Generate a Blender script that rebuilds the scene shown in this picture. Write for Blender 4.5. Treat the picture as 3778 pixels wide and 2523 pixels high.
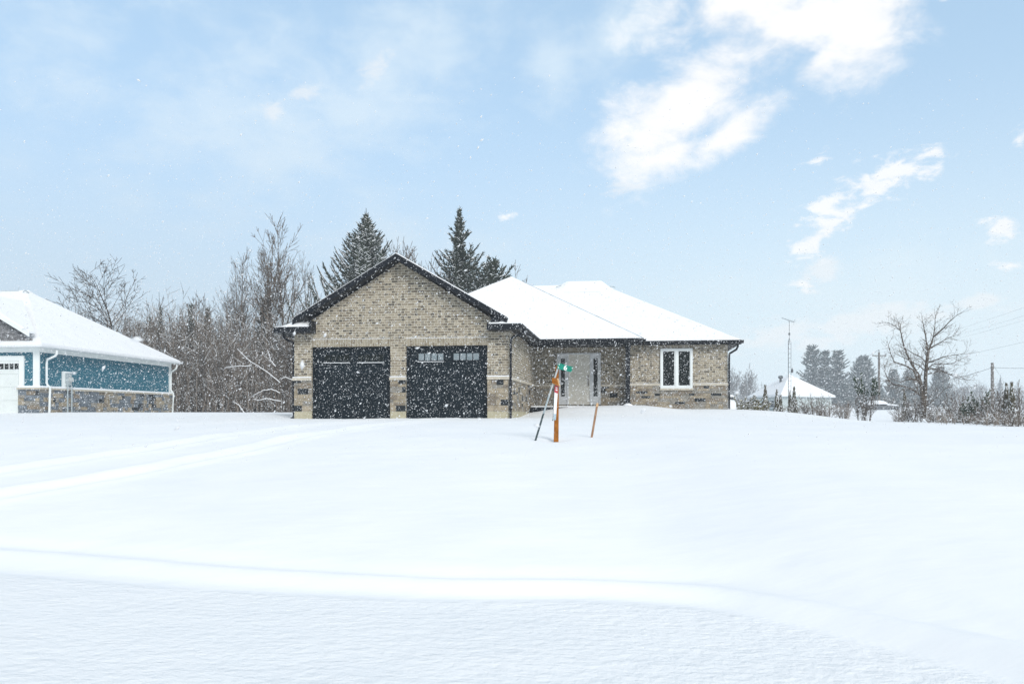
import bpy, math, random
import numpy as np
from mathutils import Vector, Matrix

R = math.radians
for o in list(bpy.data.objects):
    bpy.data.objects.remove(o)
C = bpy.context.scene.collection
SC = bpy.context.scene

# ------------------------------------------------------------------ camera
W, H = 3778.0, 2523.0
FPX = 3000.0            # focal length in photo pixels
EYE = 1.6               # eye height above the road
YH = 1526.0             # horizon row of the (level, shifted) camera
cam_d = bpy.data.cameras.new('camera')
cam = bpy.data.objects.new('camera', cam_d)
C.objects.link(cam)
cam.location = (0, 0, EYE)
cam.rotation_euler = (R(90), 0, 0)
cam_d.sensor_width = 36.0
cam_d.lens = 36.0 * FPX / W
cam_d.shift_y = (YH - H / 2) / W
cam_d.dof.use_dof = True
cam_d.dof.focus_distance = 27.0
cam_d.dof.aperture_fstop = 5.6
cam_d.clip_start = 0.1
cam_d.clip_end = 5000
SC.camera = cam

# ------------------------------------------------------------------ light
SUN_ELEV, SUN_AZ = 33.0, 152.0      # the veiled sun stands behind the camera, to the right
sd = bpy.data.lights.new('sun', 'SUN')
sd.energy = 1.38
sd.angle = R(26)
sd.color = (1.0, 0.965, 0.92)
sun = bpy.data.objects.new('sun', sd)
C.objects.link(sun)
az = R(SUN_AZ)
to_sun = Vector((math.sin(az) * math.cos(R(SUN_ELEV)), math.cos(az) * math.cos(R(SUN_ELEV)), math.sin(R(SUN_ELEV))))
sun.rotation_euler = (-to_sun).to_track_quat('-Z', 'Y').to_euler()
sun.location = to_sun * 40

world = bpy.data.worlds.new('World')
SC.world = world
world.use_nodes = True
SC.view_settings.view_transform = 'Standard'
SC.view_settings.look = 'None'
SC.view_settings.gamma = 1
SC.view_settings.exposure = 0.65
SC.cycles.max_bounces = 6
SC.cycles.transparent_max_bounces = 8
SC.cycles.volume_bounces = 1


def build_world():
    nt = world.node_tree
    N, L = nt.nodes, nt.links
    N.clear()
    out = N.new('ShaderNodeOutputWorld')
    bg = N.new('ShaderNodeBackground')
    bg.inputs['Strength'].default_value = 0.12
    sky = N.new('ShaderNodeTexSky')
    sky.sky_type = 'NISHITA'
    sky.sun_disc = False
    sky.sun_elevation = R(SUN_ELEV)
    sky.sun_rotation = R(SUN_AZ)
    sky.air_density = 1.0
    sky.dust_density = 1.2
    sky.ozone_density = 1.5
    tc = N.new('ShaderNodeTexCoord')
    sep = N.new('ShaderNodeSeparateXYZ')
    L.new(tc.outputs['Generated'], sep.inputs[0])

    def math_(op, a, b=None, c=None, clamp=False):
        n = N.new('ShaderNodeMath')
        n.operation = op
        n.use_clamp = clamp
        for i, v in enumerate((a, b, c)):
            if v is None:
                continue
            if isinstance(v, (int, float)):
                n.inputs[i].default_value = v
            else:
                L.new(v, n.inputs[i])
        return n.outputs[0]

    def noise(scale, detail, rough, vec, stretch=(1, 1, 1), off=(0, 0, 0), dist=0.0):
        mp = N.new('ShaderNodeMapping')
        mp.inputs['Scale'].default_value = stretch
        mp.inputs['Location'].default_value = off
        L.new(vec, mp.inputs['Vector'])
        n = N.new('ShaderNodeTexNoise')
        n.inputs['Scale'].default_value = scale
        n.inputs['Detail'].default_value = detail
        n.inputs['Roughness'].default_value = rough
        n.inputs['Distortion'].default_value = dist
        L.new(mp.outputs[0], n.inputs['Vector'])
        return n.outputs['Fac']

    vec = tc.outputs['Generated']
    n_big = noise(5.0, 9, 0.62, vec, (1, 1, 1.6), (3.1, 0.4, 0.2), 0.25)
    n_fine = noise(15.0, 9, 0.62, vec, (1, 1, 1.7), (0.3, 2.4, 1.2), 0.3)
    n_puff = noise(34.0, 8, 0.62, vec, (1, 1, 1.9), (1.3, 0.4, 2.2), 0.35)

    # a cloud bank = soft ellipse round a direction, eaten into by noise
    def blob(az_px, el_px, hw, hh, rot, power=1.0):
        d = Vector((az_px - 1889, FPX, YH - el_px)).normalized()
        rr = Vector((d.y, -d.x, 0)).normalized()          # to the right on the dome
        uu = rr.cross(d)
        cr, sr = math.cos(R(rot)), math.sin(R(rot))
        a1 = rr * cr + uu * sr
        a2 = -rr * sr + uu * cr
        k = FPX / Vector((az_px - 1889, FPX, YH - el_px)).length

        def dot(ax, s):
            n = N.new('ShaderNodeVectorMath')
            n.operation = 'DOT_PRODUCT'
            L.new(vec, n.inputs[0])
            n.inputs[1].default_value = ax
            m = math_('MULTIPLY', n.outputs['Value'], FPX / (s * k * 1.0))
            return math_('POWER', m, 2.0)
        e = math_('ADD', dot(a1, hw), dot(a2, hh))
        dn = N.new('ShaderNodeVectorMath')
        dn.operation = 'DOT_PRODUCT'
        L.new(vec, dn.inputs[0])
        dn.inputs[1].default_value = d
        front = math_('GREATER_THAN', dn.outputs['Value'], 0.0)
        m = math_('SUBTRACT', 1.45 * power, math_('POWER', e, 0.5))
        m = math_('MAXIMUM', m, -1.0)
        m = math_('MULTIPLY', math_('ADD', m, 1.0), front)     # 0..2.4
        return math_('SUBTRACT', m, 1.0)

    dense = [(2580, 330, 440, 185, 38, 1.05), (2920, 100, 320, 120, 20, 1.05), (3200, 70, 160, 180, -20, 1.1), (2780, -20, 420, 160, 15, 1.1),
             (2690, 490, 230, 70, 32, 1.0), (2480, 560, 150, 55, 20, 0.95), (3010, 240, 140, 60, 20, .85)]
    small = [(3270, 670, 240, 75, 14, 1.0), (3060, 740, 120, 36, 12, .95), (3010, 870, 170, 80, 38, .95),
             (3020, 595, 80, 40, 30, .8),
             (3700, 840, 75, 50, 0, 1.0), (3440, 560, 90, 45, 20, .8),
             (2960, 1050, 60, 26, 0, .8), (3760, 520, 60, 60, 0, .8), (3720, 980, 70, 30, 0, .8),
             (3330, 640, 150, 60, 10, .9),
             (1880, 795, 60, 22, 10, .8), (3480, 0, 80, 20, 0, .8)]
    faint = [(2300, 680, 90, 36, 0, 1.0), (3020, 1000, 110, 60, 35, .9), (3150, 1185, 420, 50, 5, 1.0), (2830, 1240, 150, 70, 10, .9), (3600, 1115, 110, 40, 5, .95), (3440, 1170, 160, 70, 8, .9),
             (3050, 1260, 200, 40, 12, .8), (1390, 240, 110, 60, 38, .8), (1120, 345, 60, 40, 30, .8), (1000, 400, 70, 60, 0, .7)]
    veil = [(1420, 300, 620, 260, 40, .9), (900, 500, 900, 420, 10, .75), (200, 250, 500, 500, 0, .6),
            (2050, 230, 160, 200, 0, .8), (1500, 900, 900, 170, 0, .6), (2300, 120, 300, 150, 30, .9),
            (3300, 1200, 900, 300, 0, 1.0), (1050, 600, 700, 250, 30, .8)]

    def union(lst):
        acc = None
        for b in lst:
            m = blob(*b)
            acc = m if acc is None else math_('SMOOTH_MAX', acc, m, 0.2)
        return acc

    def cover(mask, nz, lo, hi, wmask, wn):
        v = math_('ADD', math_('MULTIPLY', mask, wmask), math_('MULTIPLY', math_('SUBTRACT', nz, 0.5), wn))
        mr = N.new('ShaderNodeMapRange')
        mr.interpolation_type = 'SMOOTHSTEP'
        mr.inputs['From Min'].default_value = lo
        mr.inputs['From Max'].default_value = hi
        L.new(v, mr.inputs['Value'])
        return mr.outputs[0]

    nmix = math_('ADD', math_('MULTIPLY', n_big, 0.55), math_('MULTIPLY', n_fine, 0.45))
    nsm = math_('ADD', math_('MULTIPLY', n_puff, 0.6), math_('MULTIPLY', n_fine, 0.4))
    c1 = cover(union(dense), nmix, 0.22, 1.45, 1.0, 5.2)
    c2 = cover(union(small), nsm, 0.42, 1.3, 1.0, 6.2)
    c3 = cover(union(veil), nmix, 0.0, 1.6, 1.0, 5.0)
    cc = math_('MAXIMUM', c1, math_('MULTIPLY', c2, 0.88), clamp=True)
    # cloud added out of view (behind and overhead) comes last
    # thin milky veil whitening towards the horizon
    elev = math_('MAXIMUM', sep.outputs['Z'], 0.0)
    hz = N.new('ShaderNodeMapRange')
    hz.interpolation_type = 'SMOOTHERSTEP'
    hz.inputs['From Min'].default_value = 0.45
    hz.inputs['From Max'].default_value = 0.0
    hz.inputs['To Min'].default_value = 0.0
    hz.inputs['To Max'].default_value = 0.88
    L.new(elev, hz.inputs['Value'])

    def mixc(fac, a, b):
        m = N.new('ShaderNodeMix')
        m.data_type = 'RGBA'
        if isinstance(fac, (int, float)):
            m.inputs[0].default_value = fac
        else:
            L.new(fac, m.inputs[0])
        for s, v in ((6, a), (7, b)):
            if isinstance(v, tuple):
                m.inputs[s].default_value = v
            else:
                L.new(v, m.inputs[s])
        return m.outputs[2]

    VEIL = (3.0, 4.25, 5.35, 1)
    CLOUD = (5.85, 5.85, 5.85, 1)
    GREY = (3.4, 4.15, 4.6, 1)
    base = mixc(0.62, sky.outputs[0], VEIL)
    base = mixc(math_('MULTIPLY', c3, 0.58), base, (4.4, 5.0, 5.4, 1))
    lr = N.new('ShaderNodeMapRange')
    lr.interpolation_type = 'SMOOTHSTEP'
    lr.inputs['From Min'].default_value = -0.45
    lr.inputs['From Max'].default_value = 0.42
    L.new(sep.outputs['X'], lr.inputs['Value'])
    base = mixc(hz.outputs[0], base, mixc(lr.outputs[0], (3.1, 3.65, 4.15, 1), (4.1, 4.75, 5.1, 1)))
    c4 = cover(union(faint), nsm, 0.30, 1.25, 1.0, 5.0)
    base = mixc(math_('MULTIPLY', c4, 0.55), base, (4.9, 5.0, 5.1, 1))
    col = mixc(cc, base, mixc(n_fine, (4.9, 5.0, 5.15, 1), CLOUD))
    # unseen even overcast, added overhead and behind the viewer to whiten the snow
    ob = N.new('ShaderNodeMapRange')
    ob.interpolation_type = 'SMOOTHSTEP'
    ob.inputs['From Min'].default_value = 0.55
    ob.inputs['From Max'].default_value = 0.80
    L.new(sep.outputs['Z'], ob.inputs['Value'])
    oy = N.new('ShaderNodeMapRange')
    oy.interpolation_type = 'SMOOTHSTEP'
    oy.inputs['From Min'].default_value = 0.45
    oy.inputs['From Max'].default_value = 0.0
    L.new(sep.outputs['Y'], oy.inputs['Value'])
    over = math_('MULTIPLY', math_('MAXIMUM', ob.outputs[0], math_('MULTIPLY', oy.outputs[0], 0.75)), 0.80)
    col = mixc(over, col, mixc(n_big, (2.5, 2.65, 2.75, 1), (4.0, 4.05, 4.05, 1)))
    L.new(col, bg.inputs['Color'])
    L.new(bg.outputs[0], out.inputs['Surface'])


build_world()

# ------------------------------------------------------------------ helpers
rng = random.Random(7)
nrg = np.random.default_rng(11)


def at(px, py, d):
    """photo pixel at distance d -> world point"""
    return Vector(((px - 1889) / FPX * d, d, EYE + (YH - py) / FPX * d))


def tag(o, label=None, cat=None, group=None, kind=None):
    if label: o['label'] = label
    if cat: o['category'] = cat
    if group: o['group'] = group
    if kind: o['kind'] = kind
    return o


def empty(name, loc, rz=0.0, label=None, cat=None, group=None):
    o = bpy.data.objects.new(name, None)
    C.objects.link(o)
    o.location = loc
    o.rotation_euler = (0, 0, rz)
    o.empty_display_size = 0.3
    return tag(o, label, cat, group)


def copy_tree(o, parent=None):
    c = o.copy()
    C.objects.link(c)
    c.parent = parent
    for ch in list(o.children):
        copy_tree(ch, c)
    return c


class MB:
    """collects faces with box-projected uv in metres and links them as one object"""
    def __init__(s):
        s.v, s.f, s.m = [], [], []

    def face(s, pts, mi=0):
        b = len(s.v)
        s.v += [tuple(p) for p in pts]
        s.f.append(tuple(range(b, b + len(pts))))
        s.m.append(mi)

    def hexa(s, p, mi=0):
        b = len(s.v)
        s.v += [tuple(q) for q in p]
        for q in ((0, 3, 2, 1), (4, 5, 6, 7), (0, 1, 5, 4), (1, 2, 6, 5), (2, 3, 7, 6), (3, 0, 4, 7)):
            s.f.append(tuple(b + i for i in q))
            s.m.append(mi)
        return s

    def box(s, x0, x1, y0, y1, z0, z1, mi=0):
        return s.hexa([(x0, y0, z0), (x1, y0, z0), (x1, y1, z0), (x0, y1, z0),
                       (x0, y0, z1), (x1, y0, z1), (x1, y1, z1), (x0, y1, z1)], mi)

    def prism_y(s, poly, y0, y1, mi=0):
        """poly of (x,z) counter-clockwise seen from -y, extruded along y"""
        b = len(s.v)
        n = len(poly)
        s.v += [(x, y0, z) for x, z in poly] + [(x, y1, z) for x, z in poly]
        s.f.append(tuple(b + i for i in range(n)))
        s.f.append(tuple(b + n + i for i in reversed(range(n))))
        s.m += [mi, mi]
        for i in range(n):
            j = (i + 1) % n
            s.f.append((b + j, b + i, b + n + i, b + n + j))
            s.m.append(mi)
        return s

    def prism_x(s, poly, x0, x1, mi=0):
        """poly of (y,z) extruded along x"""
        b = len(s.v)
        n = len(poly)
        s.v += [(x1, y, z) for y, z in poly] + [(x0, y, z) for y, z in poly]
        s.f.append(tuple(b + i for i in range(n)))
        s.f.append(tuple(b + n + i for i in reversed(range(n))))
        s.m += [mi, mi]
        for i in range(n):
            j = (i + 1) % n
            s.f.append((b + j, b + i, b + n + i, b + n + j))
            s.m.append(mi)
        return s

    def tube(s, pts, rad, n=8, mi=0, flat=1.0):
        """tube along points; rad number or list"""
        P = [Vector(p) for p in pts]
        rr = rad if isinstance(rad, (list, tuple)) else [rad] * len(P)
        b = len(s.v)
        up = Vector((0, 0, 1))
        for i, p in enumerate(P):
            t = (P[min(i + 1, len(P) - 1)] - P[max(i - 1, 0)]).normalized()
            a = t.cross(up)
            if a.length < 0.05:
                a = t.cross(Vector((0, 1, 0)))
            a.normalize()
            c = t.cross(a).normalized()
            for k in range(n):
                th = 2 * math.pi * (k + .5) / n
                s.v.append(tuple(p + a * (math.cos(th) * rr[i]) + c * (math.sin(th) * rr[i] * flat)))
        for i in range(len(P) - 1):
            for k in range(n):
                s.f.append((b + i * n + k, b + i * n + (k + 1) % n, b + (i + 1) * n + (k + 1) % n, b + (i + 1) * n + k))
                s.m.append(mi)
        s.f.append(tuple(b + k for k in reversed(range(n))))
        s.f.append(tuple(b + (len(P) - 1) * n + k for k in range(n)))
        s.m += [mi, mi]
        return s

    def lathe(s, prof, cx, cy, n=24, mi=0):
        b = len(s.v)
        for r, z in prof:
            for k in range(n):
                th = 2 * math.pi * k / n
                s.v.append((cx + r * math.cos(th), cy + r * math.sin(th), z))
        for i in range(len(prof) - 1):
            for k in range(n):
                s.f.append((b + i * n + k, b + i * n + (k + 1) % n, b + (i + 1) * n + (k + 1) % n, b + (i + 1) * n + k))
                s.m.append(mi)
        s.f.append(tuple(b + k for k in reversed(range(n))))
        s.f.append(tuple(b + (len(prof) - 1) * n + k for k in range(n)))
        s.m += [mi, mi]
        return s

    def build(s, name, mats, parent=None, bevel=0.0, smooth=False, sub=0):
        me = bpy.data.meshes.new(name)
        me.from_pydata(s.v, [], s.f)
        if not isinstance(mats, (list, tuple)):
            mats = [mats]
        for m in mats:
            me.materials.append(m)
        me.polygons.foreach_set('material_index', s.m)
        uv = me.uv_layers.new(name='UVMap')
        for p in me.polygons:
            n = p.normal
            ax, ay, az_ = abs(n.x), abs(n.y), abs(n.z)
            for li in p.loop_indices:
                co = me.vertices[me.loops[li].vertex_index].co
                if az_ > ax and az_ > ay:
                    uv.data[li].uv = (co.x, co.y)
                elif ay >= ax:
                    uv.data[li].uv = (co.x, co.z)
                else:
                    uv.data[li].uv = (co.y, co.z)
        if smooth:
            me.polygons.foreach_set('use_smooth', [True] * len(me.polygons))
        me.update()
        o = bpy.data.objects.new(name, me)
        C.objects.link(o)
        if parent:
            o.parent = parent
        if bevel:
            b = o.modifiers.new('bevel', 'BEVEL')
            b.width = bevel
            b.segments = 2
            b.limit_method = 'ANGLE'
        return o


def tubes_mesh(name, segs, mats, sides=3, parent=None):
    """segs: list of (p0, p1, r0, r1, mat_index) -> one mesh of open tapered tubes, vectorised"""
    n = len(segs)
    P0 = np.array([s[0] for s in segs], float)
    P1 = np.array([s[1] for s in segs], float)
    R0 = np.array([s[2] for s in segs], float)
    R1 = np.array([s[3] for s in segs], float)
    MI = np.array([s[4] for s in segs], np.int32)
    T = P1 - P0
    T /= np.maximum(np.linalg.norm(T, axis=1, keepdims=True), 1e-9)
    ref = np.where(np.abs(T[:, 2:3]) > 0.9, np.array([[1.0, 0, 0]]), np.array([[0, 0, 1.0]]))
    A = np.cross(T, ref)
    A /= np.linalg.norm(A, axis=1, keepdims=True)
    B = np.cross(T, A)
    V = np.empty((n, 2, sides, 3))
    for k in range(sides):
        th = 2 * math.pi * k / sides
        off = A * math.cos(th) + B * math.sin(th)
        V[:, 0, k] = P0 + off * R0[:, None]
        V[:, 1, k] = P1 + off * R1[:, None]
    verts = V.reshape(-1, 3)
    base = (np.arange(n) * 2 * sides)[:, None]
    F = np.empty((n, sides, 4), np.int32)
    for k in range(sides):
        k2 = (k + 1) % sides
        F[:, k, 0] = base[:, 0] + k
        F[:, k, 1] = base[:, 0] + k2
        F[:, k, 2] = base[:, 0] + sides + k2
        F[:, k, 3] = base[:, 0] + sides + k
    nf = n * sides
    me = bpy.data.meshes.new(name)
    me.vertices.add(len(verts))
    me.vertices.foreach_set('co', verts.ravel())
    me.loops.add(nf * 4)
    me.loops.foreach_set('vertex_index', F.ravel())
    me.polygons.add(nf)
    me.polygons.foreach_set('loop_start', np.arange(nf, dtype=np.int32) * 4)
    me.polygons.foreach_set('loop_total', np.full(nf, 4, np.int32))
    for m in mats:
        me.materials.append(m)
    me.polygons.foreach_set('material_index', np.repeat(MI, sides).astype(np.int32))
    me.polygons.foreach_set('use_smooth', [True] * nf)
    me.update()
    me.validate()
    o = bpy.data.objects.new(name, me)
    C.objects.link(o)
    if parent:
        o.parent = parent
    return o


# ------------------------------------------------------------------ materials
def new_mat(name, base=(0.5, 0.5, 0.5), rough=0.7, spec=0.3, metal=0.0):
    m = bpy.data.materials.new(name)
    m.use_nodes = True
    b = m.node_tree.nodes['Principled BSDF']
    b.inputs['Base Color'].default_value = (*base, 1)
    b.inputs['Roughness'].default_value = rough
    b.inputs['Specular IOR Level'].default_value = spec
    b.inputs['Metallic'].default_value = metal
    return m


def noisy(m, c1, c2, scale=8.0, detail=5, coord='Object', bump=0.0, bscale=None, rough=None):
    nt = m.node_tree
    N, L = nt.nodes, nt.links
    b = N['Principled BSDF']
    tc = N.new('ShaderNodeTexCoord')
    n = N.new('ShaderNodeTexNoise')
    n.inputs['Scale'].default_value = scale
    n.inputs['Detail'].default_value = detail
    n.inputs['Roughness'].default_value = 0.6
    L.new(tc.outputs[coord], n.inputs['Vector'])
    cr = N.new('ShaderNodeValToRGB')
    cr.color_ramp.elements[0].position = 0.32
    cr.color_ramp.elements[1].position = 0.68
    cr.color_ramp.elements[0].color = (*c1, 1)
    cr.color_ramp.elements[1].color = (*c2, 1)
    L.new(n.outputs['Fac'], cr.inputs[0])
    L.new(cr.outputs[0], b.inputs['Base Color'])
    if bump:
        n2 = N.new('ShaderNodeTexNoise')
        n2.inputs['Scale'].default_value = bscale or scale * 3
        n2.inputs['Detail'].default_value = 4
        L.new(tc.outputs[coord], n2.inputs['Vector'])
        bp = N.new('ShaderNodeBump')
        bp.inputs['Strength'].default_value = 1.0
        bp.inputs['Distance'].default_value = bump
        L.new(n2.outputs['Fac'], bp.inputs['Height'])
        L.new(bp.outputs[0], b.inputs['Normal'])
    return m


def make(name, c1, c2=None, scale=8.0, rough=0.75, spec=0.25, bump=0.0, bscale=None, metal=0.0):
    m = new_mat(name, c1, rough, spec, metal)
    if c2:
        noisy(m, c1, c2, scale, bump=bump, bscale=bscale)
    return m


M = {}
M['snow_roof'] = make('roof snow', (0.86, 0.88, 0.90), (0.90, 0.915, 0.93), 1.2, 0.9, 0.1, 0.02, 1.6)
M['snow_bit'] = make('clinging snow', (0.84, 0.87, 0.90), (0.9, 0.92, 0.94), 5, 0.9, 0.1)
M['black_metal'] = make('black aluminium trim', (0.005, 0.007, 0.011), (0.009, 0.012, 0.017), 3, 0.5, 0.2)
M['soffit'] = make('black soffit', (0.006, 0.008, 0.010), (0.010, 0.012, 0.014), 4, 0.6, 0.2)
M['black_door'] = make('black door paint', (0.004, 0.010, 0.015), (0.007, 0.014, 0.020), 2, 0.6, 0.12)
M['concrete'] = make('poured concrete', (0.40, 0.37, 0.26), (0.52, 0.48, 0.35), 6, 0.9, 0.1, 0.004, 30)
M['ledge'] = make('limestone ledge', (0.46, 0.42, 0.34), (0.58, 0.53, 0.44), 7, 0.85, 0.1, 0.004, 20)
M['mortar'] = make('stone mortar', (0.36, 0.34, 0.29), (0.44, 0.42, 0.37), 12, 0.95, 0.1)
M['stone_tan'] = make('tan stone', (0.24, 0.20, 0.14), (0.42, 0.36, 0.27), 6, 0.9, 0.15, 0.008, 22)
M['stone_grey'] = make('grey stone', (0.17, 0.16, 0.14), (0.33, 0.31, 0.27), 6, 0.9, 0.15, 0.008, 22)
M['stone_brown'] = make('brown stone', (0.155, 0.13, 0.10), (0.28, 0.235, 0.18), 6, 0.9, 0.15, 0.008, 22)
M['stone_black'] = make('black stone', (0.010, 0.014, 0.018), (0.03, 0.036, 0.04), 8, 0.8, 0.2, 0.006, 22)
M['stone_blue'] = make('blue grey stone', (0.09, 0.11, 0.13), (0.21, 0.24, 0.27), 6, 0.9, 0.15, 0.008, 22)
M['white_trim'] = make('white trim', (0.76, 0.80, 0.80), (0.82, 0.86, 0.85), 2, 0.5, 0.3)
M['white_door'] = make('white garage door', (0.68, 0.72, 0.70), (0.74, 0.78, 0.76), 2, 0.6, 0.3)
M['grey_trim'] = make('pale grey trim', (0.70, 0.73, 0.75), (0.76, 0.79, 0.81), 3, 0.6, 0.3)
M['greige'] = make('greige door paint', (0.72, 0.70, 0.62), (0.78, 0.76, 0.68), 3, 0.6, 0.3)
M['glass'] = make('dark window glass', (0.006, 0.010, 0.010), (0.012, 0.016, 0.015), 3, 0.15, 0.12)
M['pane_sheen'] = make('reflection-tinted garage glass', (0.17, 0.22, 0.24), (0.26, 0.30, 0.32), 6, 0.4, 0.3)  # grey reflected light is put into the pane colour
M['bronze'] = make('bronze handle', (0.05, 0.03, 0.02), (0.09, 0.055, 0.035), 9, 0.4, 0.5)
M['line_grey'] = make('grey roof line', (0.34, 0.40, 0.44), (0.60, 0.66, 0.70), 4, 0.8, 0.1)
M['galv'] = make('galvanised metal', (0.30, 0.36, 0.38), (0.42, 0.48, 0.50), 7, 0.5, 0.4)
M['shake'] = make('grey shake siding', (0.13, 0.13, 0.135), (0.23, 0.23, 0.235), 5, 0.9, 0.1)
M['bark'] = make('bark', (0.07, 0.056, 0.043), (0.13, 0.11, 0.09), 5, 0.95, 0.05)
M['bark_grey'] = make('grey bark', (0.085, 0.078, 0.068), (0.17, 0.155, 0.14), 5, 0.95, 0.05)
M['bark_dark'] = make('dark bark', (0.028, 0.022, 0.017), (0.06, 0.048, 0.036), 5, 0.95, 0.05)
M['twig'] = make('twig bark', (0.12, 0.095, 0.075), (0.20, 0.165, 0.135), 3, 0.95, 0.05)
M['brush'] = make('brush stems', (0.18, 0.148, 0.12), (0.33, 0.285, 0.245), 1.3, 0.95, 0.05)
M['needle'] = make('spruce needles', (0.028, 0.040, 0.030), (0.072, 0.084, 0.062), 2.5, 0.85, 0.1)
M['needle_blue'] = make('blue grey needles', (0.055, 0.068, 0.062), (0.105, 0.12, 0.105), 2.0, 0.85, 0.1)
M['cedar'] = make('cedar foliage', (0.06, 0.045, 0.025), (0.10, 0.095, 0.05), 6, 0.9, 0.1)
M['green_shrub'] = make('green shrub foliage', (0.022, 0.045, 0.022), (0.05, 0.08, 0.04), 6, 0.8, 0.1)
M['olive'] = make('olive shrub foliage', (0.10, 0.095, 0.035), (0.18, 0.16, 0.07), 5, 0.8, 0.1)
M['orange_wood'] = make('orange stained wood', (0.22, 0.075, 0.010), (0.40, 0.15, 0.025), 14, 0.8, 0.15)
M['cut_wood'] = make('cut wood', (0.55, 0.34, 0.18), (0.68, 0.46, 0.27), 10, 0.85, 0.1)
M['stake_wood'] = make('weathered stake wood', (0.26, 0.15, 0.09), (0.40, 0.25, 0.16), 12, 0.85, 0.1)
M['rod'] = make('grey green steel', (0.028, 0.05, 0.055), (0.06, 0.085, 0.09), 8, 0.6, 0.3)
M['rod_light'] = make('pale steel', (0.42, 0.46, 0.46), (0.55, 0.58, 0.58), 8, 0.6, 0.3)
M['sign_green'] = make('green sign sheeting', (0.0, 0.19, 0.13), (0.005, 0.25, 0.175), 5, 0.5, 0.3)
M['sign_white'] = make('white sheeting', (0.80, 0.81, 0.81), (0.86, 0.86, 0.86), 5, 0.5, 0.3)
M['tag_red'] = make('red label', (0.45, 0.05, 0.07), (0.55, 0.09, 0.11), 20, 0.6, 0.2)
M['tag_blue'] = make('pale blue label', (0.30, 0.42, 0.48), (0.5, 0.6, 0.66), 30, 0.6, 0.2)
M['pole_wood'] = make('pole wood', (0.11, 0.095, 0.08), (0.19, 0.17, 0.15), 6, 0.9, 0.1)
M['wire'] = new_mat('wire', (0.10, 0.10, 0.11), 0.6)
M['steel'] = make('dull steel', (0.06, 0.07, 0.075), (0.12, 0.13, 0.14), 6, 0.6, 0.3)
M['far_wall'] = make('pale grey wall', (0.40, 0.46, 0.46), (0.47, 0.52, 0.52), 3, 0.8, 0.1)
M['far_dark'] = make('dark window', (0.05, 0.06, 0.07), (0.08, 0.09, 0.10), 3, 0.5, 0.2)
M['car_paint'] = make('grey car paint', (0.08, 0.09, 0.10), (0.12, 0.13, 0.14), 3, 0.4, 0.4)
M['tyre'] = make('tyre rubber', (0.012, 0.012, 0.012), (0.03, 0.03, 0.03), 10, 0.9, 0.1)
M['tank'] = make('white tank paint', (0.78, 0.81, 0.82), (0.84, 0.86, 0.87), 3, 0.5, 0.3)


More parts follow.
